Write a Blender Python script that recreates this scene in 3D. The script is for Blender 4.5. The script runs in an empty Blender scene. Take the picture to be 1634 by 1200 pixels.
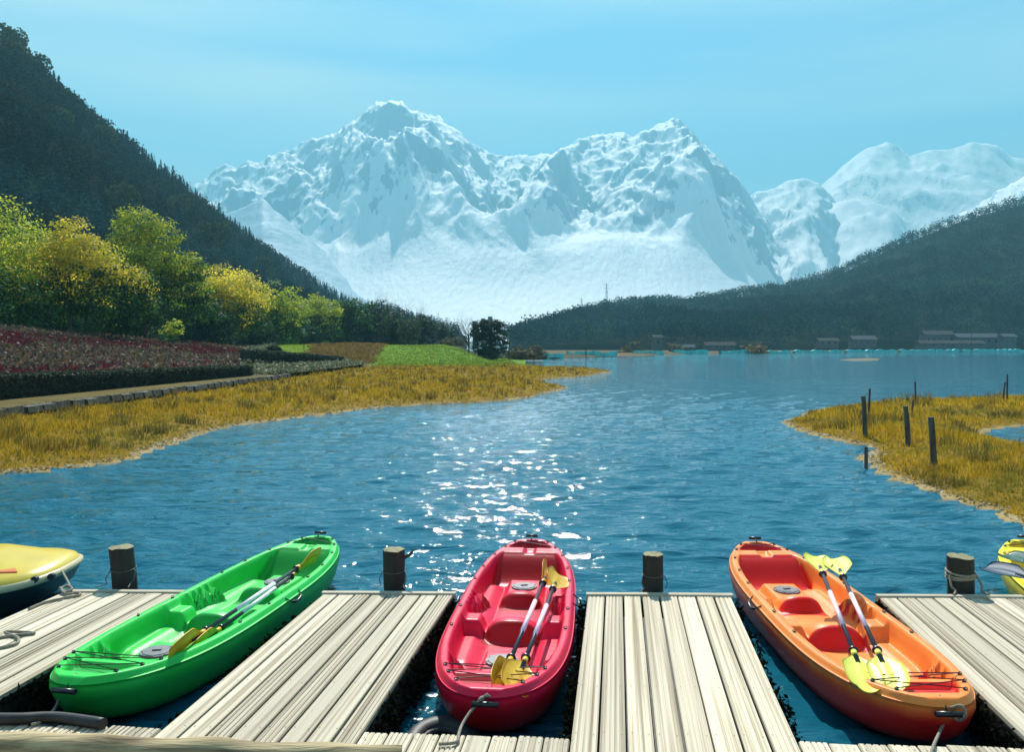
import bpy, math, random
import numpy as np
from math import radians as R, sin, cos, pi
random.seed(7); rng = np.random.default_rng(11)
scn = bpy.context.scene
COL = scn.collection

# ------------------------------------------------------------------ camera
HC, F, CX, HY = 2.1, 1300.0, 817.0, 553.0        # eye height above the deck, focal length, axis column, horizon row (photo pixels)
cam_d = bpy.data.cameras.new('camera'); cam = bpy.data.objects.new('camera', cam_d); COL.objects.link(cam)
cam.location = (0, 0, HC); cam.rotation_euler = (R(90), 0, 0)
cam_d.sensor_width = 36; cam_d.lens = F / 1634 * 36; cam_d.shift_y = -(600 - HY) / 1634
cam_d.clip_start = .1; cam_d.clip_end = 30000
scn.camera = cam
# ------------------------------------------------------------------ light
SUN_EL, SUN_AZ = 46.5, -3.0                     # azimuth from +y, negative to the left
w = bpy.data.worlds.new('World'); scn.world = w; w.use_nodes = True
nt = w.node_tree; nt.nodes.clear()
def wn(t, **k):
    n = nt.nodes.new(t)
    for a, b in k.items(): setattr(n, a, b)
    return n
sky = wn('ShaderNodeTexSky', sky_type='NISHITA', sun_disc=False)
sky.sun_elevation = R(SUN_EL); sky.sun_rotation = R(SUN_AZ)
sky.air_density = 1.0; sky.dust_density = .6; sky.ozone_density = 2.0; sky.altitude = 300
tint = wn('ShaderNodeMix', data_type='RGBA', blend_type='MULTIPLY'); tint.inputs[0].default_value = 1
tint.inputs[7].default_value = (.42, 1.02, 1.20, 1)
tc = wn('ShaderNodeTexCoord'); mp = wn('ShaderNodeMapping'); mp.inputs['Scale'].default_value = (1.0, 1.0, 9)
nz = wn('ShaderNodeTexNoise'); nz.inputs['Scale'].default_value = 1.3; nz.inputs['Detail'].default_value = 5; nz.inputs['Roughness'].default_value = .45
rp = wn('ShaderNodeMapRange'); rp.inputs[1].default_value = .42; rp.inputs[2].default_value = .72; rp.inputs[4].default_value = .9
cl = wn('ShaderNodeMix', data_type='RGBA'); cl.inputs[7].default_value = (6.5, 8.6, 9.0, 1)
bg = wn('ShaderNodeBackground'); bg.inputs[1].default_value = .066
wo = wn('ShaderNodeOutputWorld')
L_ = nt.links.new
L_(sky.outputs[0], tint.inputs[6]); L_(tint.outputs[2], cl.inputs[6])
L_(tc.outputs['Generated'], mp.inputs[0]); L_(mp.outputs[0], nz.inputs[0]); L_(nz.outputs[0], rp.inputs[0]); L_(rp.outputs[0], cl.inputs[0])
L_(cl.outputs[2], bg.inputs[0]); L_(bg.outputs[0], wo.inputs[0])
sd = bpy.data.lights.new('sun', 'SUN'); sd.energy = 5.0; sd.angle = R(.5); sd.color = (1, .965, .90)
so = bpy.data.objects.new('sun', sd); COL.objects.link(so)
from mathutils import Vector, Matrix
SDIR = Vector((sin(R(SUN_AZ)) * cos(R(SUN_EL)), cos(R(SUN_AZ)) * cos(R(SUN_EL)), sin(R(SUN_EL))))
so.rotation_euler = SDIR.to_track_quat('Z', 'Y').to_euler()
vs = scn.view_settings
vs.view_transform = 'Standard'; vs.look = 'None'; vs.gamma = 1; vs.use_curve_mapping = False; vs.exposure = .97
scn.render.engine = 'CYCLES'
cy = scn.cycles
cy.use_denoising = True; cy.max_bounces = 6; cy.diffuse_bounces = 3; cy.glossy_bounces = 3; cy.transmission_bounces = 4
cy.transparent_max_bounces = 8; cy.volume_bounces = 0; cy.sample_clamp_indirect = 6; cy.sample_clamp_direct = 0
cy.use_adaptive_sampling = True; cy.adaptive_threshold = .015; cy.caustics_reflective = False; cy.caustics_refractive = False
cy.volume_step_rate = 4

WZ = -.3                                         # water level, the deck top is 0
def P(px, py, z=0.0):
    d = (HC - z) * F / (py - HY)
    return Vector(((px - CX) / F * d, d, z))
def Q(px, d, py):                                # column, distance, row
    return Vector(((px - CX) / F * d, d, HC - (py - HY) * d / F))

# ------------------------------------------------------------------ numpy noise
_perm = rng.permutation(512).astype(np.int64)
_g = rng.normal(size=(512, 2)); _g /= np.linalg.norm(_g, axis=1)[:, None]
def perlin(x, y):
    x = np.asarray(x, float); y = np.asarray(y, float)
    xi = np.floor(x).astype(np.int64); yi = np.floor(y).astype(np.int64)
    xf = x - xi; yf = y - yi
    u = xf ** 3 * (xf * (xf * 6 - 15) + 10); v = yf ** 3 * (yf * (yf * 6 - 15) + 10)
    def g(ix, iy, dx, dy):
        h = _g[_perm[(_perm[ix & 511] + iy) & 511]]
        return h[..., 0] * dx + h[..., 1] * dy
    a = g(xi, yi, xf, yf); b = g(xi + 1, yi, xf - 1, yf)
    c = g(xi, yi + 1, xf, yf - 1); d = g(xi + 1, yi + 1, xf - 1, yf - 1)
    return ((a * (1 - u) + b * u) * (1 - v) + (c * (1 - u) + d * u) * v) * 1.4
def fbm(x, y, o=4, g=.5, l=2.03):
    s = 0; a = 1; t = 0
    for k in range(o): s = s + a * perlin(x + 17.3 * k, y - 9.1 * k); t += a; a *= g; x = x * l; y = y * l
    return s / t
def ridged(x, y, o=5, g=.52):
    s = 0; a = 1; t = 0; w_ = 1
    for k in range(o):
        n = (1 - np.abs(perlin(x + 31.7 * k, y + 5.3 * k))) ** 2
        s = s + a * n * w_; t += a; w_ = np.clip(n * 1.6, 0, 1); a *= g; x = x * 2.07; y = y * 2.07
    return s / t
def sst(a, b, x):
    t = np.clip((x - a) / (b - a), 0, 1); return t * t * (3 - 2 * t)

# ------------------------------------------------------------------ mesh helpers
def npmesh(name, v, f, mat=None, cols=None, smooth=False):
    """v (N,3), f (M,k) with k = 3 or 4 (or a list of such arrays)"""
    me = bpy.data.meshes.new(name)
    fs = f if isinstance(f, list) else [f]
    fs = [np.asarray(a, np.int32) for a in fs if len(a)]
    v = np.asarray(v, np.float32)
    me.vertices.add(len(v)); me.vertices.foreach_set('co', v.ravel())
    nl = sum(a.size for a in fs); npoly = sum(len(a) for a in fs)
    me.loops.add(nl); me.polygons.add(npoly)
    me.loops.foreach_set('vertex_index', np.concatenate([a.ravel() for a in fs]))
    tot = np.concatenate([np.full(len(a), a.shape[1], np.int32) for a in fs])
    st = np.concatenate([[0], np.cumsum(tot)[:-1]]).astype(np.int32)
    me.polygons.foreach_set('loop_start', st)
    if smooth: me.polygons.foreach_set('use_smooth', np.ones(npoly, bool))
    me.update(calc_edges=True); me.validate()
    if cols is not None:
        ca = me.color_attributes.new('Col', 'FLOAT_COLOR', 'POINT')
        c4 = np.ones((len(v), 4), np.float32); c4[:, :cols.shape[1]] = cols
        ca.data.foreach_set('color', c4.ravel())
    if mat:
        me.materials.append(mat)
    return me
def link(name, me, parent=None, loc=None, rot=None):
    o = bpy.data.objects.new(name, me); COL.objects.link(o)
    if parent is not None: o.parent = parent
    if loc is not None: o.location = loc
    if rot is not None: o.rotation_euler = rot
    return o
def thing(name, label, cat, loc=(0, 0, 0), rot=(0, 0, 0), group=None):
    return tag(link(name, None, None, loc, rot), label, cat, group)
def tag(o, label, cat, group=None):
    o['label'] = label; o['category'] = cat
    if group: o['group'] = group
    return o
def struct(o): o['kind'] = 'structure'; return o
def stuff(o, label=None, cat=None):
    o['kind'] = 'stuff'
    if label: o['label'] = label
    if cat: o['category'] = cat
    return o
class MB:
    def __init__(s): s.v = []; s.f = []
    def add(s, vs, fs):
        n = len(s.v); s.v += [tuple(p) for p in vs]; s.f += [tuple(i + n for i in q) for q in fs]; return s
    def box(s, x0, x1, y0, y1, z0, z1, M=None):
        vs = [Vector((x, y, z)) for x in (x0, x1) for y in (y0, y1) for z in (z0, z1)]
        if M is not None: vs = [M @ p for p in vs]
        return s.add(vs, [(0, 1, 3, 2), (4, 6, 7, 5), (0, 4, 5, 1), (2, 3, 7, 6), (0, 2, 6, 4), (1, 5, 7, 3)])
    def tube(s, pts, r, n=8, cap=True):
        pts = [Vector(p) for p in pts]; rs = r if isinstance(r, (list, tuple)) else [r] * len(pts)
        up = Vector((0, 0, 1)); rings = []
        for i, p in enumerate(pts):
            t = (pts[min(i + 1, len(pts) - 1)] - pts[max(i - 1, 0)])
            if t.length < 1e-9: t = Vector((0, 0, 1))
            t.normalize()
            a = t.cross(up)
            if a.length < .2: a = t.cross(Vector((1, 0, 0)))
            a.normalize(); b = a.cross(t)
            rings.append([p + (a * cos(2 * pi * k / n) + b * sin(2 * pi * k / n)) * rs[i] for k in range(n)])
        vs = [q for rg in rings for q in rg]
        fs = [(i * n + k, i * n + (k + 1) % n, (i + 1) * n + (k + 1) % n, (i + 1) * n + k) for i in range(len(pts) - 1) for k in range(n)]
        if cap: fs += [tuple(range(n))[::-1], tuple((len(pts) - 1) * n + k for k in range(n))]
        return s.add(vs, fs)
    def mesh(s, name, mat=None, smooth=False):
        me = bpy.data.meshes.new(name); me.from_pydata(s.v, [], s.f); me.update()
        if smooth:
            me.polygons.foreach_set('use_smooth', [len(p.vertices) <= 4 for p in me.polygons])
        if mat: me.materials.append(mat)
        return me
    def build(s, name, mat, parent=None, smooth=False, loc=None, rot=None):
        return link(name, s.mesh(name, mat, smooth), parent, loc, rot)
def catmull(pts, n=6):
    pts = [Vector(p) for p in pts]; out = []
    for i in range(len(pts) - 1):
        a, b, c, d = pts[max(i - 1, 0)], pts[i], pts[i + 1], pts[min(i + 2, len(pts) - 1)]
        for k in range(n):
            t = k / n
            out.append(.5 * ((2 * b) + (c - a) * t + (2 * a - 5 * b + 4 * c - d) * t * t + (3 * b - a - 3 * c + d) * t ** 3))
    out.append(pts[-1]); return out

# ------------------------------------------------------------------ materials
def mat(name, col=(.5, .5, .5), rough=.6, metal=0, spec=.5):
    m = bpy.data.materials.new(name); m.use_nodes = True
    b = m.node_tree.nodes['Principled BSDF']
    b.inputs['Base Color'].default_value = (*col, 1); b.inputs['Roughness'].default_value = rough
    b.inputs['Metallic'].default_value = metal; b.inputs['Specular IOR Level'].default_value = spec
    return m
def nodes(m): return m.node_tree, m.node_tree.nodes['Principled BSDF']
def noise_col(m, c1, c2, scale, stretch=(1, 1, 1), detail=5, lo=.35, hi=.65, bump=0, bscale=None, rough=None, obj_rand=0, coord='Object', attr=False, stain=None):
    t, b = nodes(m); N = t.nodes.new; K = t.links.new
    tcn = N('ShaderNodeTexCoord'); mpn = N('ShaderNodeMapping'); mpn.inputs['Scale'].default_value = stretch
    K(tcn.outputs[coord], mpn.inputs[0])
    src = src0 = mpn.outputs[0]
    if obj_rand:
        oi = N('ShaderNodeObjectInfo'); ad = N('ShaderNodeVectorMath'); sc = N('ShaderNodeVectorMath'); sc.operation = 'SCALE'
        cmb = N('ShaderNodeCombineXYZ'); K(oi.outputs['Random'], cmb.inputs[0]); K(oi.outputs['Random'], cmb.inputs[2])
        sc.inputs['Scale'].default_value = 37; K(cmb.outputs[0], sc.inputs[0]); K(src, ad.inputs[0]); K(sc.outputs[0], ad.inputs[1]); src = ad.outputs[0]
    n1 = N('ShaderNodeTexNoise'); n1.inputs['Scale'].default_value = scale; n1.inputs['Detail'].default_value = detail; K(src, n1.inputs[0])
    mr = N('ShaderNodeMapRange'); mr.inputs[1].default_value = lo; mr.inputs[2].default_value = hi; K(n1.outputs[0], mr.inputs[0])
    mx = N('ShaderNodeMix'); mx.data_type = 'RGBA'; mx.inputs[6].default_value = (*c1, 1); mx.inputs[7].default_value = (*c2, 1)
    K(mr.outputs[0], mx.inputs[0]); out = mx.outputs[2]
    if obj_rand:
        h = N('ShaderNodeHueSaturation'); mr2 = N('ShaderNodeMapRange'); mr2.inputs[3].default_value = 1 - obj_rand; mr2.inputs[4].default_value = 1 + obj_rand * .6
        K(oi.outputs['Random'], mr2.inputs[0]); K(mr2.outputs[0], h.inputs['Value']); K(out, h.inputs['Color']); out = h.outputs[0]
    if attr:
        at = N('ShaderNodeAttribute'); at.attribute_name = 'Col'
        m2 = N('ShaderNodeMix'); m2.data_type = 'RGBA'; m2.blend_type = 'MULTIPLY'; m2.inputs[0].default_value = 1
        K(out, m2.inputs[6]); K(at.outputs[0], m2.inputs[7]); out = m2.outputs[2]
    if stain:
        n5 = N('ShaderNodeTexNoise'); n5.inputs['Scale'].default_value = 1.7; n5.inputs['Detail'].default_value = 9; n5.inputs['Roughness'].default_value = .72; K(src0 if not obj_rand else ad.outputs[0], n5.inputs[0]); m5i = N('ShaderNodeMapRange'); m5i.inputs[1].default_value = .50; m5i.inputs[2].default_value = .74; m5i.inputs[4].default_value = .62; K(n5.outputs[0], m5i.inputs[0])
        m5 = N('ShaderNodeMix'); m5.data_type = 'RGBA'; m5.inputs[7].default_value = (*stain, 1); K(m5i.outputs[0], m5.inputs[0]); K(out, m5.inputs[6]); out = m5.outputs[2]
    K(out, b.inputs['Base Color'])
    if bump:
        n2 = N('ShaderNodeTexNoise'); n2.inputs['Scale'].default_value = bscale or scale; n2.inputs['Detail'].default_value = 6; K(src, n2.inputs[0])
        bp = N('ShaderNodeBump'); bp.inputs['Strength'].default_value = 1; bp.inputs['Distance'].default_value = bump
        K(n2.outputs[0], bp.inputs['Height']); K(bp.outputs[0], b.inputs['Normal'])
    return m
def leaf_mat(name, trans=.45, gloss=.03):
    m = bpy.data.materials.new(name); m.use_nodes = True; t = m.node_tree; t.nodes.clear(); N = t.nodes.new; K = t.links.new
    at = N('ShaderNodeAttribute'); at.attribute_name = 'Col'
    oi = N('ShaderNodeObjectInfo'); mr = N('ShaderNodeMapRange'); mr.inputs[3].default_value = .8; mr.inputs[4].default_value = 1.15
    h = N('ShaderNodeHueSaturation'); K(oi.outputs['Random'], mr.inputs[0]); K(mr.outputs[0], h.inputs['Value']); K(at.outputs[0], h.inputs['Color'])
    d = N('ShaderNodeBsdfDiffuse'); tr = N('ShaderNodeBsdfTranslucent'); gl = N('ShaderNodeBsdfGlossy'); gl.inputs['Roughness'].default_value = .5
    mx = N('ShaderNodeMixShader'); mx.inputs[0].default_value = trans
    K(h.outputs[0], d.inputs[0]); K(h.outputs[0], tr.inputs[0]); K(d.outputs[0], mx.inputs[1]); K(tr.outputs[0], mx.inputs[2])
    m2 = N('ShaderNodeMixShader'); m2.inputs[0].default_value = gloss; K(mx.outputs[0], m2.inputs[1]); K(gl.outputs[0], m2.inputs[2])
    o = N('ShaderNodeOutputMaterial'); K(m2.outputs[0], o.inputs[0])
    return m
M_leaf = leaf_mat('foliage', trans=.55); M_grass = leaf_mat('grass_blades', trans=.35); M_forest = leaf_mat('forest_foliage', trans=.1, gloss=0)
M_bark = noise_col(mat('bark', rough=.9), (.06, .045, .03), (.14, .11, .08), 6, (1, 1, .3), bump=.01)
M_wood = noise_col(mat('weathered_planks', rough=.75, spec=.3), (.70, .60, .44), (.24, .17, .09), 4.2, (9, .45, 9), 8, .44, .76, .0035, 9, obj_rand=.26, stain=(.24, .185, .11))
M_trim = noise_col(mat('trim_board', rough=.8), (.60, .55, .43), (.38, .32, .22), 5, (.6, 8, 8), 6, bump=.002)
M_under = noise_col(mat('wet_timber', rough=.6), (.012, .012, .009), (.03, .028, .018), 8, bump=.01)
M_post = noise_col(mat('post_bark', rough=.75), (.010, .009, .006), (.035, .03, .02), 9, (1, 1, .25), bump=.012, bscale=14)
M_posttop = noise_col(mat('post_cut_top', rough=.8), (.30, .25, .12), (.16, .15, .07), 22)
M_oldwood = noise_col(mat('fence_post_wood', rough=.9), (.05, .045, .035), (.12, .1, .08), 10, (1, 1, .2))
M_log = noise_col(mat('log_wood', rough=.85), (.50, .38, .20), (.13, .085, .04), 3, (.5, 7, 7), 7, .38, .66, .012, 6)
M_black = mat('black_plastic', (.012, .012, .014), .35)
M_rubber = noise_col(mat('tyre_rubber', rough=.55), (.008, .008, .009), (.022, .022, .022), 12, bump=.004)
M_rope = noise_col(mat('rope_fibre', rough=.9), (.33, .29, .22), (.17, .15, .11), 90, bump=.002)
M_wire = mat('tie_wire', (.10, .10, .09), .5, .3)
M_screw = mat('screw_metal', (.10, .08, .06), .5, .5)
M_bungee = mat('bungee_cord', (.04, .015, .02), .6)
M_hatch = noise_col(mat('hatch_plastic', rough=.5), (.12, .125, .135), (.17, .175, .185), 20)
M_shaft = mat('paddle_shaft', (.035, .04, .055), .28)
M_blade_y = noise_col(mat('blade_gold', rough=.4), (.80, .50, .02), (.68, .36, .01), 9)
M_blade_p = noise_col(mat('blade_lemon', rough=.4), (.84, .80, .12), (.74, .70, .07), 9)
M_sleeve_w = mat('sleeve_white', (.74, .74, .80), .4); M_sleeve_p = mat('sleeve_pink', (.84, .62, .72), .4)

# ------------------------------------------------------------------ haze
def build_haze():
    mb = MB(); mb.box(-5200, 5200, -60, 6200, -3.2, 1520)
    m = bpy.data.materials.new('haze_air'); m.use_nodes = True; t = m.node_tree; t.nodes.clear()
    v = t.nodes.new('ShaderNodeVolumePrincipled'); v.inputs['Color'].default_value = (.32, .78, .95, 1)
    v.inputs['Density'].default_value = 3.0e-4; v.inputs['Anisotropy'].default_value = .1
    o = t.nodes.new('ShaderNodeOutputMaterial'); t.links.new(v.outputs[0], o.inputs['Volume'])
    stuff(mb.build('haze', m), 'pale blue air haze filling the valley')
build_haze()

# ------------------------------------------------------------------ water
M_water = mat('lake_water', (.007, .11, .165), .04, 0, .5)
def water_mat():
    t, b = nodes(M_water); N = t.nodes.new; K = t.links.new
    b.inputs['IOR'].default_value = 1.333
    tcn = N('ShaderNodeTexCoord'); prev = None
    for sc_, st, dist in ((.42, (.4, 1.7, 1), .17), (1.8, (.5, 1.5, 1), .055), (6.5, (.5, 1.5, 1), .030)):
        mpn = N('ShaderNodeMapping'); mpn.inputs['Scale'].default_value = st; mpn.inputs['Rotation'].default_value = (0, 0, R(6 + sc_))
        K(tcn.outputs['Object'], mpn.inputs[0])
        n = N('ShaderNodeTexNoise'); n.inputs['Scale'].default_value = sc_; n.inputs['Detail'].default_value = 3; n.inputs['Distortion'].default_value = .6
        K(mpn.outputs[0], n.inputs[0])
        bp = N('ShaderNodeBump'); bp.inputs['Strength'].default_value = 1; bp.inputs['Distance'].default_value = dist
        K(n.outputs[0], bp.inputs['Height'])
        if prev: K(prev.outputs[0], bp.inputs['Normal'])
        prev = bp
    K(prev.outputs[0], b.inputs['Normal'])
water_mat()
def build_water():
    d = np.concatenate([np.geomspace(2.2, 3.9, 20), np.geomspace(4, 60, 400), np.geomspace(60.6, 150, 60), np.geomspace(156, 1400, 22)])
    px = np.concatenate([np.linspace(-3000, -240, 16), np.linspace(-200, 1860, 430), np.linspace(1900, 4600, 16)])
    X = (px[None] - CX) / F * d[:, None]; Y = np.repeat(d[:, None], len(px), 1)
    gap = np.gradient(d)[:, None] * .6 + d[:, None] * 4 / F * .6
    Z = np.zeros_like(X)
    r2 = np.random.default_rng(5)
    warp = fbm(X * .13, Y * .2, 2) * 2.2
    for k in range(46):
        lam = .13 * (8.0 ** (k / 45)); th = r2.normal(0, .42) + R(8)
        kk = 2 * pi / lam; amp = .0150 * lam ** .6 * r2.uniform(.5, 1.2)
        fade = np.clip(lam / (gap * 3.2) - .6, 0, 1)
        ph = kk * (X * sin(th) + Y * cos(th)) + r2.uniform(0, 6.28) + warp * kk * .25
        s = np.sin(ph); Z += amp * fade * (s + .25 * np.sin(2 * ph + .6)) * .42
    patch = .8 + .4 * sst(-.25, .35, fbm(X * .09, Y * .16, 3))
    Z = Z * patch + WZ
    v = np.stack([X, Y, Z], -1).reshape(-1, 3); n = len(px); i = np.arange((len(d) - 1) * (n - 1)); r_, c_ = i // (n - 1), i % (n - 1)
    a = r_ * n + c_; f = np.stack([a, a + 1, a + n + 1, a + n], 1)
    o = struct(link('lake_water', npmesh('lake_water', v, f, M_water, smooth=True)))
    bed = MB(); bed.add([(-1600, -40, -2.2), (1600, -40, -2.2), (1600, 6100, -2.2), (-1600, 6100, -2.2)], [(0, 1, 2, 3)])
    struct(bed.build('lake_bed', mat('lake_bed_mud', (.03, .035, .03), .9)))
build_water()

# ------------------------------------------------------------------ polygons and sheets
def sdf(poly, X, Y):
    """signed distance, positive inside"""
    poly = np.array(poly); d2 = np.full(X.shape, 1e18); ins = np.zeros(X.shape, bool)
    for i in range(len(poly)):
        a = poly[i]; b = poly[(i + 1) % len(poly)]; e = b - a
        t = np.clip(((X - a[0]) * e[0] + (Y - a[1]) * e[1]) / (e @ e), 0, 1)
        d2 = np.minimum(d2, (X - a[0] - t * e[0]) ** 2 + (Y - a[1] - t * e[1]) ** 2)
        c = (a[1] > Y) != (b[1] > Y)
        with np.errstate(divide='ignore', invalid='ignore'):
            ins ^= c & (X < (b[0] - a[0]) * (Y - a[1]) / (b[1] - a[1] + 1e-12) + a[0])
    return np.where(ins, 1, -1) * np.sqrt(d2)
def polar(px0, px1, npx, d0, d1, nd):
    d = np.geomspace(d0, d1, nd); px = np.linspace(px0, px1, npx)
    return (px[None] - CX) / F * d[:, None], np.repeat(d[:, None], npx, 1)
def sheet(name, X, Y, Z, keep, m, cols=None):
    nr, nc = X.shape; i = np.arange((nr - 1) * (nc - 1)); r_, c_ = i // (nc - 1), i % (nc - 1); a = r_ * nc + c_
    f = np.stack([a, a + 1, a + nc + 1, a + nc], 1)
    k = keep.ravel(); f = f[k[f].all(1)]
    used = np.unique(f); mp_ = np.zeros(X.size, np.int64); mp_[used] = np.arange(len(used))
    v = np.stack([X, Y, Z], -1).reshape(-1, 3)[used]
    c = None if cols is None else cols.reshape(-1, 3)[used]
    return link(name, npmesh(name, v, mp_[f], m, c, True))
def blades(pts, h, wd, cols, nb=5, lean=.45, spread=.5, bent=True):
    """tufts: nb bent blades on each point; h, wd per point"""
    N_ = len(pts); pts = np.repeat(pts, nb, 0); h = np.repeat(h, nb) * rng.uniform(.55, 1.1, N_ * nb); wd = np.repeat(wd, nb)
    c = np.repeat(cols, nb, 0) * rng.uniform(.75, 1.25, (N_ * nb, 1))
    a = rng.uniform(0, 2 * pi, N_ * nb); la = rng.uniform(0, 2 * pi, N_ * nb); ll = rng.uniform(.05, lean, N_ * nb) * h
    off = np.stack([np.cos(la), np.sin(la), np.zeros_like(la)], 1)
    base = pts + off * (rng.uniform(0, 1, N_ * nb) * h * spread)[:, None]
    side = np.stack([np.cos(a), np.sin(a), np.zeros_like(a)], 1) * (wd / 2)[:, None]
    mid = base + off * (ll * .35)[:, None]; mid[:, 2] += h * .6
    tip = base + off * ll[:, None]; tip[:, 2] += h
    v = np.stack([base - side, base + side, mid + side * .7, mid - side * .7, tip], 1).reshape(-1, 3)
    i = np.arange(N_ * nb)[:, None] * 5
    q = i + np.array([[0, 1, 2, 3]]); t = i + np.array([[3, 2, 4]])
    return v, [q, t], np.repeat(c, 5, 0)
def cards(pts, size, cols, flat=.0, nrm=None):
    """leaf-sized diamond faces, random orientation or facing about along nrm"""
    n = len(pts); u = rng.normal(size=(n, 3)); u[:, 2] *= (1 - flat)
    w_ = rng.normal(size=(n, 3)); w_[:, 2] *= (1 - flat)
    if nrm is not None:
        q = nrm + rng.normal(size=(n, 3)) * .38; q /= np.linalg.norm(q, axis=1)[:, None]
        u -= (u * q).sum(1)[:, None] * q; w_ -= (w_ * q).sum(1)[:, None] * q
    u /= np.linalg.norm(u, axis=1)[:, None]; w_ -= (w_ * u).sum(1)[:, None] * u; w_ /= np.linalg.norm(w_, axis=1)[:, None] + 1e-9
    s = np.asarray(size)[:, None] if np.ndim(size) else size
    v = np.stack([pts - u * s, pts - w_ * s * .5, pts + u * s, pts + w_ * s * .5], 1).reshape(-1, 3)
    f = np.arange(n)[:, None] * 4 + np.array([[0, 1, 2, 3]])
    return v, f, np.repeat(cols, 4, 0)
def pick(n, palette, wts):
    idx = rng.choice(len(palette), n, p=np.array(wts) / np.sum(wts)); return np.array(palette, float)[idx]

M_soil = noise_col(mat('ground_soil', rough=.95, spec=.05), (.75, .75, .75), (1.15, 1.1, 1.05), 1.5, detail=8, bump=.05, bscale=4, attr=True)

# ---- marsh on the left, grassy islet on the right
MARSH = [(-900, 880), (-500, 805), (-200, 775), (0, 757), (60, 752), (120, 746), (190, 738), (240, 722), (280, 706), (330, 690), (390, 678), (450, 670),
         (520, 661), (600, 651), (680, 646), (760, 643), (830, 637), (870, 628), (908, 619), (880, 613), (858, 610), (872, 606), (930, 601), (978, 593), (935, 589),
         (880, 588), (850, 584), (815, 581), (800, 578), (600, 583), (450, 600), (300, 622), (0, 665), (-500, 700), (-900, 760)]
ISLET = [(1250, 676), (1285, 690), (1320, 700), (1355, 708), (1392, 712), (1400, 722), (1385, 733), (1398, 748), (1420, 760), (1470, 778), (1520, 795), (1570, 813), (1634, 838), (1760, 885),
         (2100, 980), (2600, 900), (2500, 700), (2100, 645), (1800, 632), (1634, 634), (1550, 638), (1480, 641), (1400, 644), (1330, 650), (1290, 658)]
POND = [(1566, 694), (1580, 686), (1610, 681), (1660, 679), (1800, 690), (1900, 715), (1800, 735), (1700, 728), (1640, 712), (1600, 703)]
STUB = [(1372, 732), (1384, 727), (1396, 731), (1392, 739), (1378, 740)]
def wpoly(l): return [tuple(P(x, y, WZ)[:2]) for x, y in l]
mp_, ip_, pp_, sp_ = wpoly(MARSH), wpoly(ISLET), wpoly(POND), wpoly(STUB)
# organic shore: world noise nudges the outline
def marsh_sd(X, Y): return sdf(mp_, X, Y) + fbm(X * .55, Y * .55, 3) * .35 + fbm(X * 2.1, Y * 2.1, 2) * .12
def islet_sd(X, Y):
    s = np.minimum(sdf(ip_, X, Y), -sdf(pp_, X, Y)); s = np.maximum(s, sdf(sp_, X, Y) * .8)
    return s + fbm(X * .9 + 40, Y * .9, 3) * .22 + fbm(X * 3, Y * 3, 2) * .06
def land_z(s, X, Y, top):
    up = top * (1 - np.exp(-np.maximum(s, 0) / 1.8)) + (.10 * fbm(X * .5, Y * .5, 3) + .05 * fbm(X * 1.7, Y * 1.7, 3)) * np.clip(s / 1.2, 0, 1)
    return WZ + np.where(s > 0, .02 + up, .02 + s * .35)
GOLD = [(.58, .37, .018), (.50, .31, .014), (.66, .45, .035), (.36, .27, .02), (.20, .20, .02), (.44, .24, .012)]
def marsh(name, sd, px0, px1, d0, d1, nr, nc, top, nt, gname, label, near):
    X, Y = polar(px0, px1, nc, d0, d1, nr); s = sd(X, Y); Z = land_z(s, X, Y, top)
    t = sst(.0, .22, s + fbm(X * 2, Y * 2, 2) * .15)[..., None]
    cols = (1 - t) * np.array([.36, .27, .13]) + t * np.array([.22, .14, .02])
    wet = sst(-.02, -.25, s)[..., None]; cols = cols * (1 - wet) + wet * np.array([.06, .06, .04])
    struct(sheet(name, X, Y, Z, s > -2.5, M_soil, cols))
    # grass: even in the picture's depth range -> sample log distance
    d = np.exp(rng.uniform(np.log(d0), np.log(d1), nt)); px = rng.uniform(px0, px1, nt)
    x = (px - CX) / F * d; s = sd(x, d); k = s > .14; x, d, s = x[k], d[k], s[k]
    z = land_z(s, x, d, top)
    n1 = fbm(x * .28, d * .28, 3); n2 = fbm(x * .9 + 9, d * .9, 3)
    tus = sst(.14, .36, n2)                                        # darker tussocks
    h = (.13 + .14 * sst(-.2, .5, n1) + .20 * tus) * np.clip(.35 + s / 1.8, .35, 1) * rng.uniform(.7, 1.2, len(x))
    c = pick(len(x), GOLD, [4, 3, 2, 1.2, .7, 1])
    g = (sst(.02, .45, -n1 + .2 * n2) * .75)[:, None]; c = c * (1 - g) + g * np.array([.20, .21, .035])
    tt = (tus * .8)[:, None]; c = c * (1 - tt) + tt * np.array([.10, .085, .025])
    wd = np.maximum(.012, d * near)
    v, f, cc = blades(np.stack([x, d, z - .01], 1), h, wd * 1.15, c, 4, .75)
    stuff(link(gname, npmesh(gname, v, f, M_grass, cc)), label, 'grass')
    return
marsh('marsh_ground', marsh_sd, -520, 1000, 10, 135, 230, 320, .30, 72000, 'marsh_grass', 'golden marsh grass along the left shore of the lake', .0009)
marsh('islet_ground', islet_sd, 1200, 2300, 9, 46, 170, 260, .26, 36000, 'islet_grass', 'ochre and olive grass covering the islet on the right', .0009)

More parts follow.
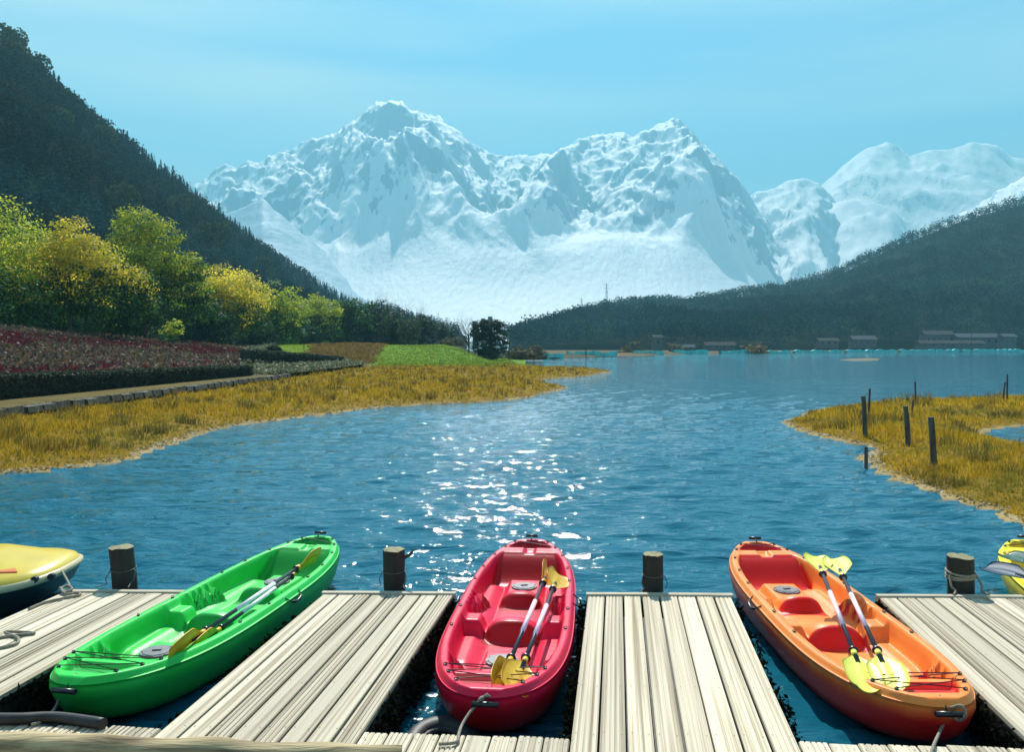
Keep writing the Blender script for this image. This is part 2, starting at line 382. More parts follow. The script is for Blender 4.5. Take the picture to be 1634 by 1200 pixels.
# pale dead reed litter on both shorelines
def litter():
    P_ = []
    for poly, n, sd in ((mp_, 26000, marsh_sd), (ip_, 16000, islet_sd)):
        a = np.array(poly); b = np.roll(a, -1, 0); ln = np.linalg.norm(b - a, axis=1)
        wt = 1 / (.5 * (a + b)[:, 1]) ** 1 * ln; i = rng.choice(len(a), n, p=wt / wt.sum()); t = rng.uniform(0, 1, (n, 1))
        q = a[i] * (1 - t) + b[i] * t + rng.normal(0, .45, (n, 2)); s = sd(q[:, 0], q[:, 1]); k = (s > -.03) & (s < .22); q = q[k]
        P_.append(np.column_stack([q, land_z(s[k], q[:, 0], q[:, 1], .28) + rng.uniform(0, .035, k.sum())]))
    p = np.concatenate(P_); c = pick(len(p), [(.60, .54, .42), (.45, .36, .20), (.30, .20, .07), (.75, .70, .6)], [2, 3, 3, .7])
    v, f, cc = cards(p, rng.uniform(.012, .04, len(p)) * (1 + p[:, 1] / 45), c, .6)
    stuff(link('reed_litter', npmesh('reed_litter', v, f, M_grass, cc)), 'pale dead reed litter washed up along the shorelines', 'reed litter')
litter()

# ------------------------------------------------------------------ bank behind the marsh: path, flower slope, lawn
XW = -14.75
def bank_z(X, Y):
    up = 2.95 - (np.clip(Y, 30, 130) - 52) * .028
    t = np.clip((-18.6 - X) / 14.5, 0, 1)
    z = np.where(X < XW, .30 + up * t ** .85, -1.2)
    z = z + np.where(X < -33, np.minimum((-33 - X) * .045, 7), 0)
    # lawn mound
    fx = 1 - sst(-9, -1.0, X + .06 * (Y - 95)); ramp = sst(84, 112, Y + X * .10)
    lw = (2.2 * fx + .05) * ramp + np.where((Y > 80) & (X < 2), .0, -1.2)
    z = np.maximum(z, np.where(X > -40, lw + fbm(X * .12, Y * .12, 2) * .35 * ramp, -2))
    return z + fbm(X * .3, Y * .3, 3) * .10 * (X < -19)
def region(X, Y):
    """0 path, 1 flower slope, 2 grey green scrub, 3 lawn, 4 brown bank, 5 wood floor"""
    px = X / Y * F + CX; r = np.full(X.shape, 0)
    r = np.where(X < -18.4, 1, r)
    r = np.where((X < -15.0) & (Y > 52) & (px > 385 + (Y - 52) * .2), 2, r)
    lawn = (Y > 84 - X * .02) & (X > -33.5) & (px > 440); r = np.where(lawn, 3, r)
    br = (px > 478 + (Y - 90) * 1.0) & (px < 602 + (Y - 100) * .8) & (Y < 118) & lawn; r = np.where(br, 4, r)
    r = np.where((X < -33.4) | (Y > 135), 5, r)
    return r
def bank():
    X, Y = polar(-620, 850, 260, 11.5, 330, 220); Z = bank_z(X, Y); r = region(X, Y)
    cm = np.array([(.14, .11, .04), (.10, .075, .06), (.09, .10, .06), (.13, .25, .03), (.20, .13, .05), (.035, .045, .02)])[r]
    struct(sheet('bank_ground', X, Y, Z, (Z > -1.0), M_soil, cm))
    # plants on it
    n = 150000; d = np.exp(rng.uniform(np.log(24), np.log(135), n)); px = rng.uniform(-520, 815, n); x = (px - CX) / F * d
    z = bank_z(x, d); r = region(x, d)
    k = (r == 1) & (x < -18.9); p = np.column_stack([x, d, z])[k]
    q = (p[:, 0] * .95 + p[:, 1] * .31)
    st = fbm(p[:, 0] * .10 + p[:, 1] * .035, p[:, 1] * .055 - p[:, 0] * .03, 3) + fbm(p[:, 0] * .8, p[:, 1] * .5, 2) * .16
    # red planting drifts run as broad stripes along the slope
    tt = (-18.6 - p[:, 0]) / 14.5
    red = (np.sin(tt * 9.2 + .045 * p[:, 1] + st * 3.0) > -.15) & (st > -.22)
    c = np.where(red[:, None], pick(len(p), [(.075, .008, .014), (.095, .010, .018), (.045, .012, .012), (.045, .04, .018)], [4, 2, 3, 2.5]),
                 pick(len(p), [(.10, .07, .05), (.13, .10, .085), (.055, .065, .028), (.055, .028, .025), (.11, .065, .03)], [2, .7, 3, 3, 2]))
    hh = rng.uniform(.05, .34, len(p)); p2 = p.copy(); p2[:, 2] += hh
    v, f, cc = cards(p2, rng.uniform(.05, .10, len(p)) * (1 + p[:, 1] / 90), c)
    stuff(link('flower_bed', npmesh('flower_bed', v, f, M_leaf, cc)), 'bands of dark red and greyish white flowers on the slope below the trees', 'flower bed')
    k = (r == 2); p = np.column_stack([x, d, z])[k]; p = np.repeat(p, 3, 0) + rng.normal(0, .25, (3 * k.sum(), 3)) * [1, 1, .0]
    p[:, 2] += rng.uniform(0, .55, len(p)) * (.5 + .5 * sst(-.3, .3, fbm(p[:, 0] * .8, p[:, 1] * .8, 2)))
    v, f, cc = cards(p, rng.uniform(.08, .16, len(p)), pick(len(p), [(.16, .19, .10), (.30, .31, .24), (.07, .09, .04), (.20, .15, .08)], [3, 1.3, 3, 1]))
    stuff(link('ground_cover', npmesh('ground_cover', v, f, M_leaf, cc)), 'low grey green ground cover between the hedge and the lawn', 'ground cover')
    for rr, nm, lab, pal, wt, hgt in ((3, 'lawn_grass', 'bright green mown lawn on the rise beyond the marsh', [(.24, .32, .03), (.14, .23, .022), (.38, .40, .04), (.10, .14, .02)], [3, 3, 1.5, 1], .12),
                                 (4, 'dry_grass', 'rough brown and ochre grass on the bank beside the lawn', [(.28, .17, .05), (.16, .10, .04), (.36, .27, .05)], [3, 3, 2], .35)):
        k = (r == rr); m = 2
        p = np.column_stack([x, d, z])[k]; p = np.repeat(p, m, 0); p[:, :2] += rng.normal(0, .4, (len(p), 2)); p[:, 2] = bank_z(p[:, 0], p[:, 1])
        cc0 = pick(len(p), pal, wt)
        if rr == 3:
            y = sst(-8, -26, p[:, 0])[:, None] * .75; cc0 = cc0 * (1 - y) + y * np.array([.42, .46, .03])
        v, f, cc = blades(p, np.full(len(p), hgt), np.full(len(p), .07), cc0, 3, .9)
        stuff(link(nm, npmesh(nm, v, f, M_grass, cc)), lab, 'grass')
bank()
def bz(x, y): return float(bank_z(np.array([x]), np.array([y]))[0])

# retaining wall of stones along the path
def stone_wall():
    M_st = noise_col(mat('wall_stone', rough=.9), (.03, .03, .02), (.08, .075, .045), 5, detail=6, bump=.02, obj_rand=.35)
    t = thing('stone_wall', 'low dark stone retaining wall between the footpath and the marsh', 'wall', (XW, 12, -.1))
    vs = []
    for k in range(4):
        mb = MB(); j = lambda a: a + random.uniform(-.02, .02)
        x0, x1, y0, y1, z0, z1 = j(-.02), j(.22), j(.03), j(.82), 0, j(.20)
        mb.add([(x0, y0, z0), (x1 + .02, j(y0), z0), (x1, y1, z0), (x0, y1, z0), (x0, y0, z1), (x1 - .03, j(y0 + .03), j(z1)), (x1 - .04, y1 - .03, j(z1)), (x0, y1, z1)],
               [(3, 2, 1, 0), (4, 5, 6, 7), (0, 1, 5, 4), (1, 2, 6, 5), (2, 3, 7, 6), (3, 0, 4, 7)])
        vs.append(mb.mesh('stone', M_st))
    n = 0
    for row in range(2):
        for i in range(48):
            o = link('stone', random.choice(vs), t, (random.uniform(-.03, .03), i * .86 + row * .4, row * .205), (0, 0, random.uniform(-.03, .03)))
    core = MB(); core.box(-.15, 0, 0, 42, -.2, .40); core.build('wall_core', M_under, t)
stone_wall()
def leafy_box(name, label, cat, p0, p1, wd, h0, h1, pal, wt, n, size, m=M_leaf):
    """a clipped hedge from p0 to p1"""
    p0, p1 = Vector(p0), Vector(p1); ax = (p1 - p0); ln = ax.length; ax.normalize(); sd = Vector((-ax.y, ax.x, 0))
    t = thing(name, label, cat, p0)
    u = rng.uniform(0, 1, n); h = h0 + (h1 - h0) * u
    face = rng.uniform(0, 1, n); a = rng.uniform(-1, 1, n); zz = rng.uniform(0, 1, n)
    top = face < .35; a = np.where(top, a, np.sign(a) * (1 - rng.exponential(.08, n))); zz = np.where(top, 1 - rng.exponential(.05, n), zz)
    wob = 1 + .12 * fbm(u * ln * .6, zz * 2, 3)
    base = np.array(p0)[None] * 0
    pts = np.outer(u * ln, np.array(ax)) + np.outer(a * wd / 2 * wob, np.array(sd))
    gx = pts[:, 0] + p0.x; gy = pts[:, 1] + p0.y
    pts[:, 2] = np.maximum(zz, 0) * h * wob + (bank_z(gx, gy) - p0.z) * 0 + (p1.z - p0.z) * u
    c = pick(n, pal, wt)
    v, f, cc = cards(pts, rng.uniform(.6, 1.2, n) * size, c)
    link('leaves', npmesh('leaves', v, f, m, cc), t)
    mb = MB(); hw = wd * .38
    vv = []
    for q, hh, dz in ((0, h0, 0), (1, h1, p1.z - p0.z)):
        for s in (-1, 1):
            for z in (0, hh * .86): vv.append(ax * (ln * q) + sd * (hw * s) + Vector((0, 0, z + (dz if abs(ax.z) < 1e-9 else 0))))
    mb.add(vv, [(0, 1, 3, 2), (4, 6, 7, 5), (0, 4, 5, 1), (2, 3, 7, 6), (1, 5, 7, 3), (0, 2, 6, 4)])
    mb.build('branches', M_under, t)
DK = [(.035, .055, .03), (.06, .085, .04), (.02, .03, .02), (.11, .13, .09)]
leafy_box('clipped_hedge', 'long dark clipped hedge along the footpath below the flower slope', 'hedge', (-18.3, 14, .28), (-16.6, 50.5, .28), 1.1, 1.0, .64, DK, [4, 3, 3, .8], 30000, .07)
leafy_box('low_hedge', 'low dark hedge curving beside the round clipped bush', 'hedge', Q(392, 62, 574), Q(540, 82, 579), 1.2, .8, .6, DK, [4, 3, 3, .8], 5000, .12)

# ------------------------------------------------------------------ trees
def limb_mb(mb, p, dirv, ln, r, depth):
    pts = [p]; d = Vector(dirv).normalized(); q = Vector(p)
    for i in range(4):
        d = (d + Vector((random.uniform(-.16, .16), random.uniform(-.16, .16), random.uniform(-.02, .12)))).normalized(); q = q + d * ln / 4; pts.append(q.copy())
    mb.tube(pts, [r, r * .85, r * .68, r * .52, r * .35], 6, False)
    if depth > 0:
        for k in range(3 if depth > 1 else 4):
            a = random.uniform(0, 2 * pi); e = (d * .75 + Vector((cos(a) * .7, sin(a) * .7, random.uniform(.1, .5)))).normalized()
            limb_mb(mb, pts[random.choice((2, 3, 4))], e, ln * random.uniform(.55, .72), r * .42, depth - 1)
def crown_pts(n, lobes):
    """points in the outer shells of a set of ellipsoid lobes, gathered in sprays"""
    vol = np.array([l[3] * l[4] * l[5] for l in lobes]) ** .67; m = n // 26
    i = rng.choice(len(lobes), m, p=vol / vol.sum()); Lb = np.array([l[:6] for l in lobes])[i]
    dr = rng.normal(size=(m, 3)); dr /= np.linalg.norm(dr, axis=1)[:, None]
    rr = rng.uniform(.35, 1.05, m) ** .45
    c = Lb[:, :3] + dr * Lb[:, 3:] * rr[:, None]
    sp = np.repeat(c, 26, 0); sz = np.repeat(Lb[:, 3:].mean(1) * .17, 26)[:, None]
    off = rng.normal(size=sp.shape) * sz * [1, 1, .55]
    q = dr * [1, 1, .6] + [0, 0, .55]; q /= np.linalg.norm(q, axis=1)[:, None]
    return sp + off, np.repeat(rng.uniform(0, 1, m), 26), np.repeat(q, 26, 0)
def tree(name, label, cat, base, h, wdt, pal, wt, n=9000, leaf=.14, lobes=None, low=.12, trunk_r=.13, group=None, top_pal=None, seed=0):
    random.seed(1000 + seed)
    t = thing(name, label, cat, base, group=group)
    if lobes is None:
        lobes = []
        for k in range(20):
            a = k * 2.4; q = random.uniform(0, 1); zz = low + .06 + q * .72
            rad = wdt * .5 * math.sqrt(max(.05, 1 - ((zz - .38) / .60) ** 2)) * random.uniform(.35, .72)
            s = wdt * random.uniform(.20, .29)
            lobes.append((cos(a) * rad, sin(a) * rad, zz * h, s, s, s * random.uniform(.75, 1.1)))
        lobes.append((0, 0, h * .86, wdt * .16, wdt * .16, h * .13))
        lobes.append((0, 0, h * .55, wdt * .3, wdt * .3, h * .3))
    p, sh, li = crown_pts(n, lobes); p[:, 2] = np.maximum(p[:, 2], .2)
    m = len(p); c = pick(m, pal, wt)
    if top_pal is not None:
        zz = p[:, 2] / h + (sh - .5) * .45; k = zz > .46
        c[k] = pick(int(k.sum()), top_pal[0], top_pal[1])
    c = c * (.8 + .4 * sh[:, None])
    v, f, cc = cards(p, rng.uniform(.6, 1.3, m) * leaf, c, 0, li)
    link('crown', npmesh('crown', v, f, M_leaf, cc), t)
    mb = MB(); hh = h * .55; pts = [Vector((random.uniform(-.05, .05) * k, random.uniform(-.05, .05) * k, hh * k / 4)) for k in range(5)]
    pts[0].z = -.4
    mb.tube(pts, [trunk_r * 1.3, trunk_r, trunk_r * .85, trunk_r * .7, trunk_r * .4], 8, False)
    for k in range(6):
        a = k * 1.1 + random.uniform(0, .5); limb_mb(mb, pts[1 + k % 3], (cos(a), sin(a), .9), h * .32, trunk_r * .45, 1)
    mb.build('trunk', M_bark, t)
    return t
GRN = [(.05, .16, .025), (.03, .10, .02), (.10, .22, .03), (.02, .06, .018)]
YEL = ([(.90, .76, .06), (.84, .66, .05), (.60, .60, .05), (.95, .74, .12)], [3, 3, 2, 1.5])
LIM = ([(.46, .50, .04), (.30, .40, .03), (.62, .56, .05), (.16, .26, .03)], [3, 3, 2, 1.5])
DRK = [(.035, .07, .03), (.025, .05, .025), (.05, .09, .035)]
def TR(name, label, cat, px, d, toppy, wdt, pal, wt, **k):
    wdt *= 1.22
    if 'lobes' in k and d < 100: k['lobes'] = [(l[0] * 1.08, l[1], l[2]) + tuple(q * 1.14 for q in l[3:]) for l in k['lobes']]
    x = (px - CX) / F * d; z = bz(x, d) if d < 300 else HC; h = HC + (HY - toppy) * d / F - z
    return tree(name, label, cat, (x, d, z), h, wdt, pal, wt, **k)
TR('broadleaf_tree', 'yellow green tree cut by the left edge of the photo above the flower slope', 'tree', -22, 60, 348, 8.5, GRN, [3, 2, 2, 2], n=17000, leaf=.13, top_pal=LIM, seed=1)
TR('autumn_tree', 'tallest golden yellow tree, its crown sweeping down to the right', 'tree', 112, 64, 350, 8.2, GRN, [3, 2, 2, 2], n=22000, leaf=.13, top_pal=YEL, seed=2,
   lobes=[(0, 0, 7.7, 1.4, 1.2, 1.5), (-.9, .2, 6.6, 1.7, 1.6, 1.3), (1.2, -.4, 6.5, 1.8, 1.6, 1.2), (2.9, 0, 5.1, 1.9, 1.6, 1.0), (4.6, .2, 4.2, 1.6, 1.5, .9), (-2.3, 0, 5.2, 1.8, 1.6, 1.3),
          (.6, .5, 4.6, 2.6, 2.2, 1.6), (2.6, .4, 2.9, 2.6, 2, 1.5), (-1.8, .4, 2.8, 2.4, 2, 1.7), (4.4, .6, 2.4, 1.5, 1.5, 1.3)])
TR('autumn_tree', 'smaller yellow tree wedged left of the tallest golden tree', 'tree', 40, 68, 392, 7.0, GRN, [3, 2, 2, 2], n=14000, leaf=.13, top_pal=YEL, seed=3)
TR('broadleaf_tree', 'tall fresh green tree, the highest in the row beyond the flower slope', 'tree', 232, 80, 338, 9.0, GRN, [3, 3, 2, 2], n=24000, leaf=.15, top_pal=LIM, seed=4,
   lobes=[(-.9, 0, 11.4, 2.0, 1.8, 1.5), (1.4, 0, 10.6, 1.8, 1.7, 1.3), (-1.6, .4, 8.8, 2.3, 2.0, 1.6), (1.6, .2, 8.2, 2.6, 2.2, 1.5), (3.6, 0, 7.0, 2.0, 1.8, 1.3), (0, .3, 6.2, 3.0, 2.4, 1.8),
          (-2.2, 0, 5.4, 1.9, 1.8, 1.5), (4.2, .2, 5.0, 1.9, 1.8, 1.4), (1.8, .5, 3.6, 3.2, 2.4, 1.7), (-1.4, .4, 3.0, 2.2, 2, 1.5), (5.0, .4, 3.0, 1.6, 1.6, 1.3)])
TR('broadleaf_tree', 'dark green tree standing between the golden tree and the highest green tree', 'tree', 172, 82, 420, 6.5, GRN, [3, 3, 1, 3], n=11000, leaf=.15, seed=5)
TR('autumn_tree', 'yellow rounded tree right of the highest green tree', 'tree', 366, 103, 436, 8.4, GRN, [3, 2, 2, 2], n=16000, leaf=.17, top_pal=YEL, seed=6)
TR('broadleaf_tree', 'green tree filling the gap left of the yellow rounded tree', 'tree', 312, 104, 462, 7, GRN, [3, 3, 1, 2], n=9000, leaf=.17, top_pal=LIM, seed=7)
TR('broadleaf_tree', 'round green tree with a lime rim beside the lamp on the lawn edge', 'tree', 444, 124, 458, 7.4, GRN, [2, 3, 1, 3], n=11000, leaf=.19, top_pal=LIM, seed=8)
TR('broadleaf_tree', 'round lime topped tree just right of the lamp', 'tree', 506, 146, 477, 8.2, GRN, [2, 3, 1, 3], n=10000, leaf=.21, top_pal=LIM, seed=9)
TR('broadleaf_tree', 'bushy deep green tree, first of the dark clump above the lawn', 'tree', 556, 158, 484, 8.5, GRN, [3, 3, 2, 2], n=8500, leaf=.23, seed=10)
TR('broadleaf_tree', 'rounded dark tree under the bare branches above the lawn', 'tree', 596, 166, 484, 8.0, DRK, [3, 3, 2], n=8500, leaf=.23, seed=11)
TR('broadleaf_tree', 'dark blue green tree in the middle of the clump above the lawn', 'tree', 636, 150, 505, 6.6, DRK, [3, 3, 3], n=7500, leaf=.22, seed=12)
TR('broadleaf_tree', 'small dark tree at the low right end of the clump above the lawn', 'tree', 672, 160, 512, 5.4, DRK, [3, 3, 2], n=5500, leaf=.22, seed=13)
TR('broadleaf_tree', 'low bush like tree trailing off where the wood meets the lawn', 'tree', 706, 190, 522, 6, DRK, [3, 3, 2], n=4500, leaf=.25, seed=14)
TR('broadleaf_tree', 'solitary dark dense tree in front of the distant tower blocks', 'tree', 783, 118, 506, 4.4, DRK, [3, 3, 1], n=8000, leaf=.17, seed=15,
   lobes=[(-1.5, 0, 4.4, 1.5, 1.4, 1.6), (1.1, 0, 4.3, 1.6, 1.5, 1.5), (-.1, 0, 5.1, 1.7, 1.3, .9), (-1.0, 0, 2.3, 1.7, 1.5, 1.6), (1.1, 0, 2.1, 1.5, 1.3, 1.6), (0, 0, .9, 2.0, 1.3, .9)])
TR('young_tree', 'small yellow green sapling standing alone at the top of the flower slope', 'sapling', 273, 70, 516, 1.9, GRN, [1, 1, 3, 0], n=1500, leaf=.09, top_pal=LIM, seed=16, trunk_r=.04)
TR('tree', 'slim feathery green tree in front of the dark clump', 'tree', 655, 128, 508, 3.6, DRK, [1, 1, 3], n=2600, leaf=.13, seed=17, trunk_r=.06)
for i, (px, d, w_, top, lab) in enumerate([(70, 72, 7, 455, 'dark green undergrowth tree beneath the golden crowns at far left'), (205, 88, 7, 455, 'dark green undergrowth tree beneath the highest green tree'),
        (402, 116, 6, 490, 'dark low tree between the yellow rounded tree and the lime rimmed one'), (478, 138, 6, 500, 'dark low tree between the two lime topped round trees'), (-120, 62, 9, 400, 'broad green tree beyond the left edge of the photo'),
        (320, 96, 6, 478, 'dark green bushy tree right of the sapling')]):
    TR('broadleaf_tree', lab, 'tree', px, d, top, w_, [(.03, .09, .02), (.02, .06, .018), (.05, .13, .025)], [3, 3, 2], n=8000, leaf=.16, low=-.1, seed=80 + i)
def bare_tree(label, px, d, toppy, wdt, n, seed):
    random.seed(seed); x = (px - CX) / F * d; z = bz(x, d); h = HC + (HY - toppy) * d / F - z
    t = thing('bare_tree', label, 'tree', (x, d, z), group=None)
    mb = MB(); pts = [Vector((0, 0, -.3)), Vector((.05, 0, h * .25)), Vector((0, .05, h * .5))]; mb.tube(pts, [.13, .1, .07], 7, False); mb.build('trunk', M_bark, t)
    b = MB()
    for k in range(n):
        a = random.uniform(0, 2 * pi); limb_mb(b, (0, 0, h * random.uniform(.15, .5)), (cos(a) * wdt / h, sin(a) * wdt / h, random.uniform(.6, 1.3)), h * random.uniform(.32, .5), .035, 2)
    b.build('branches', mat('bare_twigs', (.05, .04, .032), .95, 0, 0), t)
bare_tree('bare twiggy tree rising above the dark clump', 622, 170, 476, 8, 26, 5)
bare_tree('second bare tree on the falling right side of the dark clump', 655, 175, 492, 7, 20, 9)
bare_tree('slim bare tree beside the solitary dark tree', 748, 112, 508, 2.6, 20, 6)
def ball_bush():
    b = Q(437, 68, 574); t = thing('round_bush', 'round dark clipped bush at the end of the flower slope', 'bush', b)
    dr = rng.normal(size=(5000, 3)); dr /= np.linalg.norm(dr, axis=1)[:, None]; p = dr * rng.uniform(.86, 1.03, (5000, 1)) * [.72, .72, .62] + [0, 0, .58]
    v, f, cc = cards(p, rng.uniform(.04, .08, 5000), pick(5000, DK, [4, 3, 3, .5])); link('leaves', npmesh('leaves', v, f, M_leaf, cc), t)
    mb = MB(); mb.tube([(0, 0, 0), (0, 0, .9)], [.3, .3], 8); mb.build('stem', M_under, t)
ball_bush()
def lamp_post():
    b = Q(485, 92, 553); t = thing('path_lamp', 'thin lamp post with a small light head at the lawn edge', 'lamp', b)
    mb = MB(); mb.tube([(0, 0, -.3), (0, 0, 1.6)], .045, 8); mb.build('pole', M_oldwood, t)
    mb = MB(); mb.box(-.09, .09, -.09, .09, 1.45, 2.0); mb.box(-.13, .13, -.13, .13, 2.0, 2.06); mb.build('lamp_head', mat('lamp_grey', (.3, .32, .33), .5), t)
lamp_post()
# bushes round the far end of the lawn
for i, (px, d, py, wd_, lab) in enumerate([(826, 128, 553, 4.0, 'scrubby bush at the foot of the solitary dark tree'), (852, 132, 556, 4.5, 'olive brown bush by the start of the far jetty'),
                                           (838, 122, 562, 4.6, 'low brown bush at the marsh end by the jetty'), (722, 150, 546, 5, 'pale green bush behind the crest of the lawn')]):
    x = (px - CX) / F * d; z = max(bz(x, d), -.1); h = HC + (HY - py) * d / F - z
    tree('bush', lab, 'bush', (x, d, z), max(h, 1.0), wd_, [(.10, .10, .04), (.06, .07, .03), (.14, .11, .06)], [3, 3, 2], n=3000, leaf=.14, low=-.1, trunk_r=.05, seed=40 + i)

# ------------------------------------------------------------------ wooded hills
def loft(name, sk, rd, ft, px0, px1, nc, nr, m, amp, seed, shape=.9, cols=None, back=.6):
    """hill: sk skyline [(px,py)], rd [(px, ridge distance)], ft [(px, foot distance, foot row)]"""
    px = np.linspace(px0, px1, nc); s = np.concatenate([np.linspace(0, 1, nr), 1 + np.linspace(.04, 1, 14)])
    skx, sky_ = np.array(sk).T; rx, rr = np.array(rd).T; fx, fd, fy = np.array(ft).T
    D = np.interp(px, fx, fd)[None] * (1 - s[:, None]) + np.interp(px, rx, rr)[None] * s[:, None]
    rz = HC + (HY - np.interp(px, skx, sky_)) * np.interp(px, rx, rr) / F; fz = HC + (HY - np.interp(px, fx, fy)) * np.interp(px, fx, fd) / F
    sc = np.clip(s, 0, 1)[:, None]; bk = np.clip(s - 1, 0, 1)[:, None]
    Z = fz[None] + (rz - fz)[None] * sc ** shape * (1 - bk * back)
    X = (px[None] - CX) / F * D
    Z = Z + amp * fbm(X / (amp * 7) + seed, D / (amp * 7), 4) * np.sin(np.clip(s, 0, 1) * pi)[:, None]
    Z[0] -= 12
    o = struct(sheet(name, X, D, Z, np.ones(X.shape, bool), m))
    return px, s, X, D, Z
M_hill = noise_col(mat('hill_floor', rough=.95, spec=0), (.012, .022, .014), (.03, .032, .018), .05, detail=8)
SKL = [(-1400, -620), (-600, -260), (-200, -20), (0, 82), (60, 122), (130, 182), (200, 238), (260, 280), (300, 312), (360, 360), (430, 411), (500, 456), (550, 488), (620, 505), (690, 520), (745, 538)]
RDL = [(-1400, 300), (0, 370), (300, 480), (550, 640), (745, 760)]
FTL = [(-1400, 110, 530), (0, 125, 545), (300, 190, 552), (550, 260, 554), (745, 330, 555)]
hl = loft('left_hillside', SKL, RDL, FTL, -1400, 745, 200, 60, M_hill, 9, 3)
SKR = [(812, 552), (850, 533), (880, 523), (930, 503), (980, 494), (1030, 489), (1100, 488), (1150, 480), (1200, 470), (1280, 457), (1340, 438), (1420, 398), (1500, 366), (1570, 342), (1634, 325), (1900, 260), (2600, 180)]
RDR = [(812, 620), (1000, 760), (1300, 900), (1634, 820), (2600, 700)]
FTR = [(812, 430, 553), (1100, 400, 555), (1634, 440, 554), (2600, 460, 552)]
hr = loft('right_hillside', SKR, RDR, FTR, 812, 2600, 200, 50, M_hill, 12, 8, shape=.95)
def samp(hl, n, px0, px1, s0, s1):
    px, s, X, D, Z = hl; a = rng.uniform(px0, px1, n); b = rng.uniform(s0, s1, n)
    i = np.interp(a, px, np.arange(len(px))); j = np.interp(b, s, np.arange(len(s))); i0 = np.minimum(i.astype(int), len(px) - 2); j0 = np.minimum(j.astype(int), len(s) - 2)
    u, v = i - i0, j - j0
    g = lambda A: (A[j0, i0] * (1 - u) + A[j0, i0 + 1] * u) * (1 - v) + (A[j0 + 1, i0] * (1 - u) + A[j0 + 1, i0 + 1] * u) * v
    return np.column_stack([g(X), g(D), g(Z)])
def conifer_proto(n_t, nb, seed, tone):
    r = np.random.default_rng(seed); V = []; 
    for k in range(n_t):
        t = k / n_t; z = .10 + .88 * t; rad = (.24 * (1 - t) ** .85 + .012) * r.uniform(.8, 1.15)
        for b in range(max(4, int(nb * (1 - t * .5)))):
            a = r.uniform(0, 2 * pi); ra = rad * r.uniform(.7, 1.15); c_, s_ = cos(a), sin(a); wv = .055 * (1 - t * .6)
            V += [(0, 0, z + .04), (c_ * ra * .6 - s_ * wv, s_ * ra * .6 + c_ * wv, z - .01), (c_ * ra, s_ * ra, z - .045 * r.uniform(.6, 1.6)), (c_ * ra * .6 + s_ * wv, s_ * ra * .6 - c_ * wv, z - .01)]
    V += [(-.012, 0, -.03), (.012, 0, -.03), (.004, 0, .9), (-.004, 0, .9)]
    V = np.array(V); return V, np.arange(len(V)).reshape(-1, 4)
def blob_proto(n, seed):
    r = np.random.default_rng(seed); lob = [(r.uniform(-.25, .25), r.uniform(-.25, .25), r.uniform(.4, .8), r.uniform(.16, .27)) for _ in range(7)]
    V = []
    for k in range(n):
        l = lob[k % 7]; d_ = r.normal(size=3); d_ /= np.linalg.norm(d_); p = np.array(l[:3]) + d_ * l[3] * r.uniform(.7, 1.05)
        u = r.normal(size=3); u /= np.linalg.norm(u); w_ = np.cross(u, r.normal(size=3)); w_ /= np.linalg.norm(w_); s = .10
        V += [p - u * s, p - w_ * s * .7, p + u * s, p + w_ * s * .7]
    V += [(-.03, 0, -.05), (.03, 0, -.05), (.01, 0, .5), (-.01, 0, .5)]
    V = np.array(V); return V, np.arange(len(V)).reshape(-1, 4)
def mass(name, label, protos, pts, hs, cols):
    vs, fs, cs = [], [], []; n0 = 0; pid = rng.integers(0, len(protos), len(pts))
    for k, (V, f) in enumerate(protos):
        m = pid == k; q = pts[m]; h = hs[m]; a = rng.uniform(0, 2 * pi, len(q)); c = cols[m]
        x = V[None, :, 0] * np.cos(a)[:, None] - V[None, :, 1] * np.sin(a)[:, None]; y = V[None, :, 0] * np.sin(a)[:, None] + V[None, :, 1] * np.cos(a)[:, None]
        z = np.repeat(V[None, :, 2], len(q), 0); W = np.stack([x, y, z], -1) * h[:, None, None] + q[:, None, :]
        vs.append(W.reshape(-1, 3)); fs.append((f[None, :, :] + (np.arange(len(q)) * len(V))[:, None, None]).reshape(-1, 4)[:, 1:] + n0); n0 += W.shape[0] * W.shape[1]
        cs.append(np.repeat(c, len(V), 0) * rng.uniform(.7, 1.3, (len(q) * len(V), 1)))
    o = link(name, npmesh(name, np.concatenate(vs), np.concatenate(fs), M_forest, np.concatenate(cs)))
    return stuff(o, label, 'forest')
CON = [conifer_proto(9, 7, s, 0) for s in range(4)]; BLO = [blob_proto(46, s) for s in range(4)]
FC = [(.007, .032, .036), (.012, .044, .036), (.005, .022, .028), (.028, .055, .026), (.036, .040, .022)]
n = 8000; p = samp(hl, n, -1000, 735, .02, 1.04); hs = rng.uniform(6.5, 11.5, n)
br = fbm(p[:, 0] / 45, p[:, 2] / 30 + 4, 3); isb = br > .05
mass('conifer_forest', 'dark conifer forest covering the left mountainside', CON, p[~isb], hs[~isb], pick((~isb).sum(), FC, [4, 3, 3, .6, .3]) * (.35 + 2.1 * sst(-.3, .4, fbm(p[~isb][:, 0] / 50 + 7, p[~isb][:, 2] / 30, 3)))[:, None])
mass('mixed_forest', 'brownish leafless and broadleaf wood low on the left mountainside', BLO, p[isb] - [0, 0, .6], hs[isb] * .95, pick(isb.sum(), FC + [(.05, .05, .028)], [1, 1.5, 1, 3, 3, 1]))
n = 8000; p = samp(hr, n, 815, 2300, .01, 1.03)
mass('hill_forest', 'blue hazed dense wood covering the hill across the lake', [conifer_proto(6, 6, 9, 0)] + [blob_proto(34, s) for s in range(5, 9)], p, rng.uniform(8, 13.5, n), pick(n, FC, [3, 3, 3, 2, 1]) * (.4 + 1.9 * sst(-.3, .4, fbm(p[:, 0] / 90, p[:, 2] / 40 + p[:, 1] / 160, 3)))[:, None])
